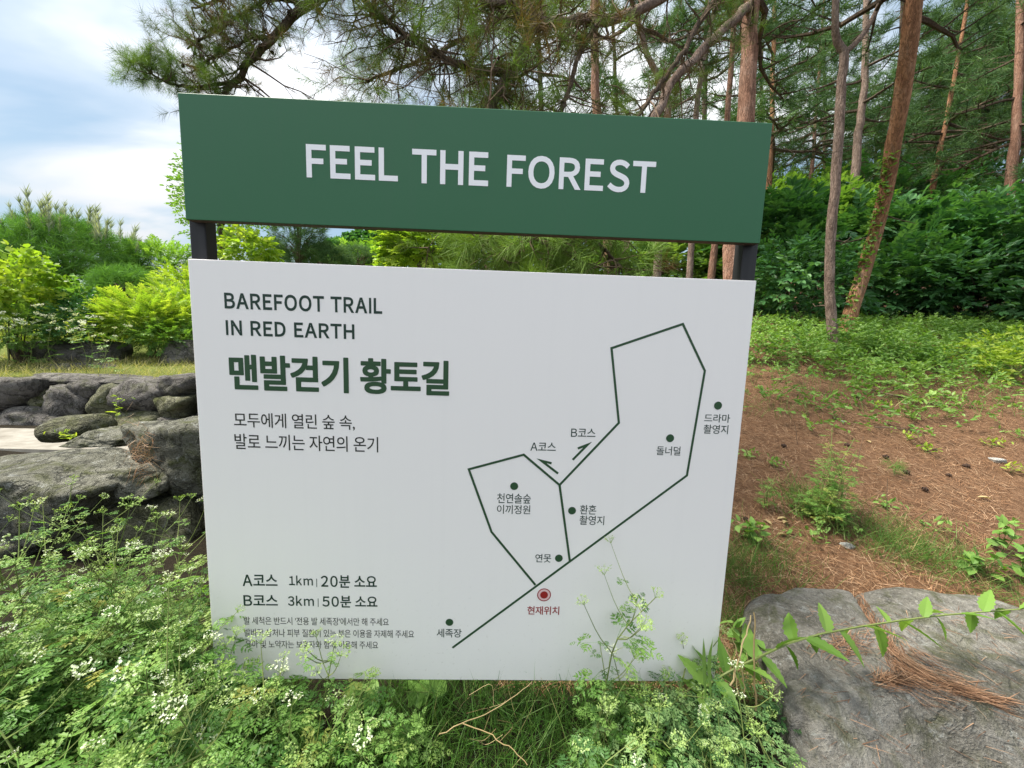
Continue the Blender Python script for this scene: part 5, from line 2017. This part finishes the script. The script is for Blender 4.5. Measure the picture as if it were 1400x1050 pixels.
# arching stem over the boulder
pth = [at(985, 925, 1.34), at(1030, 902, 1.34), at(1100, 872, 1.36), at(1200, 853, 1.42), at(1300, 840, 1.48), at(1400, 832, 1.52), at(1500, 815, 1.55)]
b = np.array([pth[0][0] - .05, pth[0][1] + .05, float(gz(pth[0][0], pth[0][1]))])
root = leafy_stems('arching_plant', 'long arching stem with lance-shaped lime leaves across the flat boulder', 'wild plant', b, [[b, (b + pth[0]) / 2 + np.array([-.03, 0, .02])] + pth],
                   ARCH, .125, 'leaf_lime', rr, 42, .0050, .45, (.25, .9), .9)
for px, py, lab, h in ((1030, 745, 'small soft-leaved plant right of the map panel above the boulder', .14), (1018, 905, 'broad-leaved sprout between the right post and the boulder', .16),
                       (1370, 760, 'broad green weed behind the boulder at the right edge', .22), (1395, 800, 'large-leaved weed at the right edge touching the boulder', .22), (1345, 790, 'grey-green low weed behind the boulder', .13),
                       (1100, 930, 'thin weed at the left foot of the flat boulder', .12)):
    g = on_ground(px, py)
    stems = [[g, g + np.array([rr.normal(0, .05), rr.normal(0, .03), h * .6]), g + np.array([rr.normal(0, .10), rr.normal(0, .05), h])] for _ in range(4)]
    leafy_stems('leafy_weed', lab, 'wild plant', g, stems, WEED, .085, 'leaf_mid', rr, 7, .002, .1, (.3, 1))
seedlings = [(1240, 603, 'tiny lime seedling near the middle of the slope, upper one'), (1265, 620, 'tiny lime seedling lower right of its twin mid slope'),
             (1355, 612, 'tiny lime seedling left of the pale stone'), (1380, 648, 'lime seedling right below the pale stone'), (1024, 630, 'small seedling close beside the map panel edge'),
             (1102, 555, 'flat green seedling below the ground cover left side'), (1205, 560, 'pale seedling group under the ground cover'), (1245, 575, 'leafy seedling on the slope below the wood edge'),
             (1110, 745, 'low sprig on the litter above the boulder'), (1275, 725, 'small sprig behind the boulder on bare litter'), (1330, 560, 'green seedling under the ground cover at the right'),
             (1390, 600, 'green seedling by the right border on the slope'), (1180, 530, 'small green plant in front of the forked pine'), (1060, 640, 'small reddish sprig next to the panel'),
             (1290, 545, 'small green plant on the slope left of the right-hand grass'), (1218, 700, 'thin sprig at the foot of the bare stalk')]
for px, py, lab in seedlings:
    g = on_ground(px, py)
    stems = [[g, g + np.array([rr.normal(0, .05), rr.normal(0, .05), .05]), g + np.array([rr.normal(0, .10), rr.normal(0, .08), .07])] for _ in range(5)]
    leafy_stems('seedling', lab, 'seedling', g, stems, LEAF_V, .055, 'leaf_yellow' if 'lime' in lab or 'pale' in lab else 'leaf_mid', rr, 4, .0012, .0, (.4, 1), group='seedlings on the slope')
# bright clumps on the right of the ground cover
for px, py, lab in ((1352, 505, 'bright yellow-green clump in the ground cover at the right'), (1385, 520, 'lime clump of weeds at the right border of the slope'), (1160, 485, 'grey-green clump of weeds before the forked pine'), (1230, 495, 'tall weeds clump right of the forked pine foot'), (1090, 500, 'green weeds clump in the ground cover left of the forked pine')):
    g = on_ground(px, py)
    bush('weed_clump', lab, 'wild plant', g, g + np.array([0, 0, .18]), .32, .3, .26, 90, .2, 'leaf_yellow' if 'lime' in lab or 'yellow' in lab else 'leaf_mid', rr, SPRAY_LOOSE, 'weed clumps at the wood edge', 4, 'stem')
# young pine seedling with its bare stalk
g = on_ground(1222, 652)
root = empty('pine_seedling', g, 'tiny round pine seedling standing on the brown slope', 'seedling')
mb, tf_ = MB(), Tufts()
tube(mb, [(0, 0, 0), (0, 0, .07)], [.003, .002], 5)
mb.build('stem', G['twig'], root)
for k in range(9):
    tf_.add(np.array([0, 0, .07]) + rr.normal(0, .012, 3), norm(rr.standard_normal(3) + np.array([0, 0, .6])), .06, rr.uniform(.3, .8))
mb = MB()
tf_.emit(mb, TUFT_FINE, rr)
mb.build('needles', G['pine_young'], root)
for path, r_, mt, lab in (
        ([on_ground(1213, 702), on_ground(1213, 702) + np.array([-.02, 0, .12]), on_ground(1213, 702) + np.array([-.035, .0, .24])], .0022, 'twig', 'thin bare brown stalk standing below the pine seedling'),
        ([on_ground(1170, 652), on_ground(1170, 652) + np.array([.0, 0, .16]), on_ground(1170, 652) + np.array([.015, .0, .32])], .0022, 'twig', 'thin bare stalk right of the tall mugwort'),
        ([on_ground(1090, 608), on_ground(1090, 608) + np.array([-.02, 0, .1]), on_ground(1090, 608) + np.array([-.05, .0, .2])], .0022, 'twig', 'thin bare stalk left of the tall mugwort'),
        ([on_ground(1185, 535) + (0, 0, .03), on_ground(1215, 546) + (0, 0, .05), on_ground(1255, 552) + (0, 0, .03), on_ground(1300, 562) + (0, 0, .02)], .012, 'twig', 'dark fallen branch lying across the slope under the ground cover'),
        ([on_ground(1195, 588) + (0, 0, .02), on_ground(1225, 590) + (0, 0, .03), on_ground(1262, 596) + (0, 0, .02)], .006, 'twig', 'thin fallen twig on the litter mid slope'),
        ([at(1033, 972, 1.30), at(1031, 900, 1.30), at(1032, 838, 1.32)], .0034, 'straw', 'upright broken straw stalk left of the flat boulder'),
        ([at(1000, 938, 1.28), at(1014, 885, 1.3), at(1028, 842, 1.33)], .0034, 'straw', 'straw stalk leaning right beside the broken upright one'),
        ([at(1010, 950, 1.27), at(1004, 915, 1.27), at(990, 882, 1.28)], .0024, 'straw', 'short straw stalk leaning left near the right post'),
        ([at(1018, 945, 1.29), at(1012, 905, 1.29), at(1000, 872, 1.30)], .0022, 'straw', 'thin straw stalk between the leaning ones by the right post'),
        ([at(600, 1005, 1.10), at(632, 988, 1.13), at(668, 975, 1.17), at(705, 952, 1.2), at(728, 932, 1.22)], .0017, 'straw', 'bent dry straw twig reaching up to the panel bottom'),
        ([at(632, 990, 1.13), at(668, 1003, 1.1), at(700, 1025, 1.06), at(722, 1046, 1.03)], .0017, 'straw', 'dry straw twig bending down through the grass')):
    Q = smooth_path(path, 14)
    if 'straw' in lab:
        Q = Q + rr.standard_normal(Q.shape) * .0015
    mb = MB()
    tube(mb, Q, np.linspace(r_, r_ * .6, 14), 6, tint=rr.uniform(.2, .9), rough=.05, rng=rr)
    if r_ > .005:
        for q in (4, 8, 11):
            e = Q[q] + np.array([rr.normal(0, .08), rr.normal(0, .08), rr.uniform(.03, .1)])
            tube(mb, [Q[q], e], [r_ * .4, r_ * .2], 4)
    o = mb.build('fallen_branch' if 'fallen' in lab else 'dry_stalk', G[mt], smooth=True, loc=Q[0])
    tag(o, lab, 'branch' if 'fallen' in lab else 'dry stalk')
# curled straw tendrils
mb = MB()
c_ = at(665, 985, 1.16)
for k in range(6):
    a = rr.uniform(0, 2 * PI)
    p0 = c_ + rr.normal(0, .03, 3)
    tube(mb, smooth_path([p0, p0 + np.array([.05 * math.cos(a), .02, .05 * math.sin(a)]), p0 + np.array([.08 * math.cos(a + 1), .01, .06 * math.sin(a + 1)])], 8), .0006, 3, tint=rr.uniform())
tag(mb.build('dry_tendrils', G['straw']), 'curled dry grass tendrils around the bent straw twig', 'dry grass')
# broad round leaves in the shade under the panel
for px, py, lab in ((492, 948, 'dark round-leaved plant in the shade under the panel, left one'), (580, 945, 'dark round-leaved plant in the shade under the panel, right one'), (562, 990, 'bright serrated-leaved weed standing before the panel bottom')):
    q = on_y(px, py, .06 if 'round' in lab else -.14)
    g = np.array([q[0], q[1], float(gz(q[0], q[1]))])
    if 'round' in lab:
        stems = [[g, g + np.array([rr.normal(0, .03), -.01, .07]), g + np.array([rr.normal(0, .05), -.05, .12])] for _ in range(3)]
        leafy_stems('leafy_weed', lab, 'wild plant', g, stems, BROAD, .09, 'leaf_mid', rr, 2, .002, .2, (.2, .7))
    else:
        stems = [[g, g + np.array([rr.normal(0, .03), -.01, .1]), g + np.array([rr.normal(0, .06), -.03, .2])] for _ in range(3)]
        leafy_stems('leafy_weed', lab, 'wild plant', g, stems, LEAF_V, .10, 'parsley', rr, 9, .002, .15, (.3, .9), lobed=True)
# two long grass leaves at the right end of the panel
for px, x1, lab in ((965, 962, 'long curved grass leaf before the right bottom corner of the panel'), (972, 975, 'bent grass leaf beside the right bottom corner of the panel')):
    p0, p1, p2 = at(px, 955, 1.21), at(px - 2, 905, 1.22), at(x1, 872, 1.23)
    Q = smooth_path([p0, p1, p2], 12)
    w = .0075 * np.sin(np.linspace(.35, PI - .05, 12))
    v = np.concatenate([Q - np.array([1, .2, 0]) * w[:, None], Q + np.array([1, .2, 0]) * w[:, None] + np.array([0, .002, 0])])
    i = np.arange(11)
    mb = MB()
    mb.add(v, np.stack([i, i + 12, i + 13, i + 1], 1), .8)
    tag(mb.build('grass_leaf', G['grass'], loc=p0), lab, 'grass')

# pine cones, pale stones, dry leaves
cone_m = MB()
cone_m.add(CONE[0] - np.array([0, .5, 0]), CONE[1][0])
proto = None
cspots = [(1140, 575), (1158, 612), (1072, 612), (1210, 628), (1277, 618), (1296, 652), (1265, 672), (1130, 560), (1238, 648), (1052, 707), (1150, 725), (1280, 714), (1320, 640), (1350, 590), (1020, 712), (1100, 590), (1172, 545), (1370, 680), (1245, 590)]
for k, (px, py) in enumerate(cspots[::2] + cspots[1:6:2]):
    g = on_ground(px, py)
    if proto is None:
        proto = cone_m.build('pine_cone', G['cone'])
        o = proto
    else:
        o = proto.copy()
        COL.objects.link(o)
    s = rr.uniform(.028, .042)
    o.scale = (s, s * 1.15, s)
    o.location = (g[0], g[1], g[2] + s * .4)
    o.rotation_euler = (rr.uniform(-.3, .3), rr.uniform(-.3, .3), rr.uniform(0, 6))
    tag(o, 'small dark pine cone lying on the brown needle litter', 'pine cone', 'pine cones on the slope')
for px, py, w, lab in ((1160, 749, .055, 'white flat stone on the litter behind the boulder'), (1365, 633, .075, 'pale rounded stone half buried on the slope at the right'), (1152, 578, .03, 'tiny white stone mid slope')):
    g = on_ground(px, py)
    v, f = rock_mesh(int(px), (w * 1.5, w, w * .55), subdiv=3)
    mb = MB()
    mb.add(v + g + np.array([0, 0, w * .12]), f)
    tag(mb.build('stone', G['pebble'], smooth=True, loc=g), lab, 'stone')
for k, (px, py) in enumerate(((1062, 712), (1055, 722), (1075, 716), (1335, 682), (1190, 608), (1075, 735), (1030, 720))):
    g = on_ground(px, py)
    mb = MB()
    scatter(mb, LEAF_V * np.array([1, 1, 1.6]), LEAF_F, np.array([(0, 0, .012)]), np.array([(math.cos(k * 1.9), math.sin(k * 1.9), .25)]), np.array([(0, .1, 1.)]), .07, rr.uniform(.3, 1))
    o = mb.build('dry_leaf', G['straw'])
    o.location = g
    tag(o, 'curled dry leaf lying on the needle litter', 'leaf', 'dry leaves on the slope')
# weeds sprouting on the near wall
for px, py, d_, h, lab in ((160, 560, 3.2, .22, 'thin weed sprouting between the two stone walls'), (185, 590, 3.1, .14, 'lime grass sprout on the near wall top'), (95, 590, 3.2, .10, 'tiny sprout left of the lone boulder')):
    c = at(px, py + 15, d_)
    stems = [[c, c + np.array([rr.normal(0, .03), 0, h * .5]), c + np.array([rr.normal(0, .1), 0, h])] for _ in range(4)]
    leafy_stems('wall_weed', lab, 'wild plant', c, stems, LANCE_V, .06, 'leaf_yellow', rr, 7, .0015, .1)
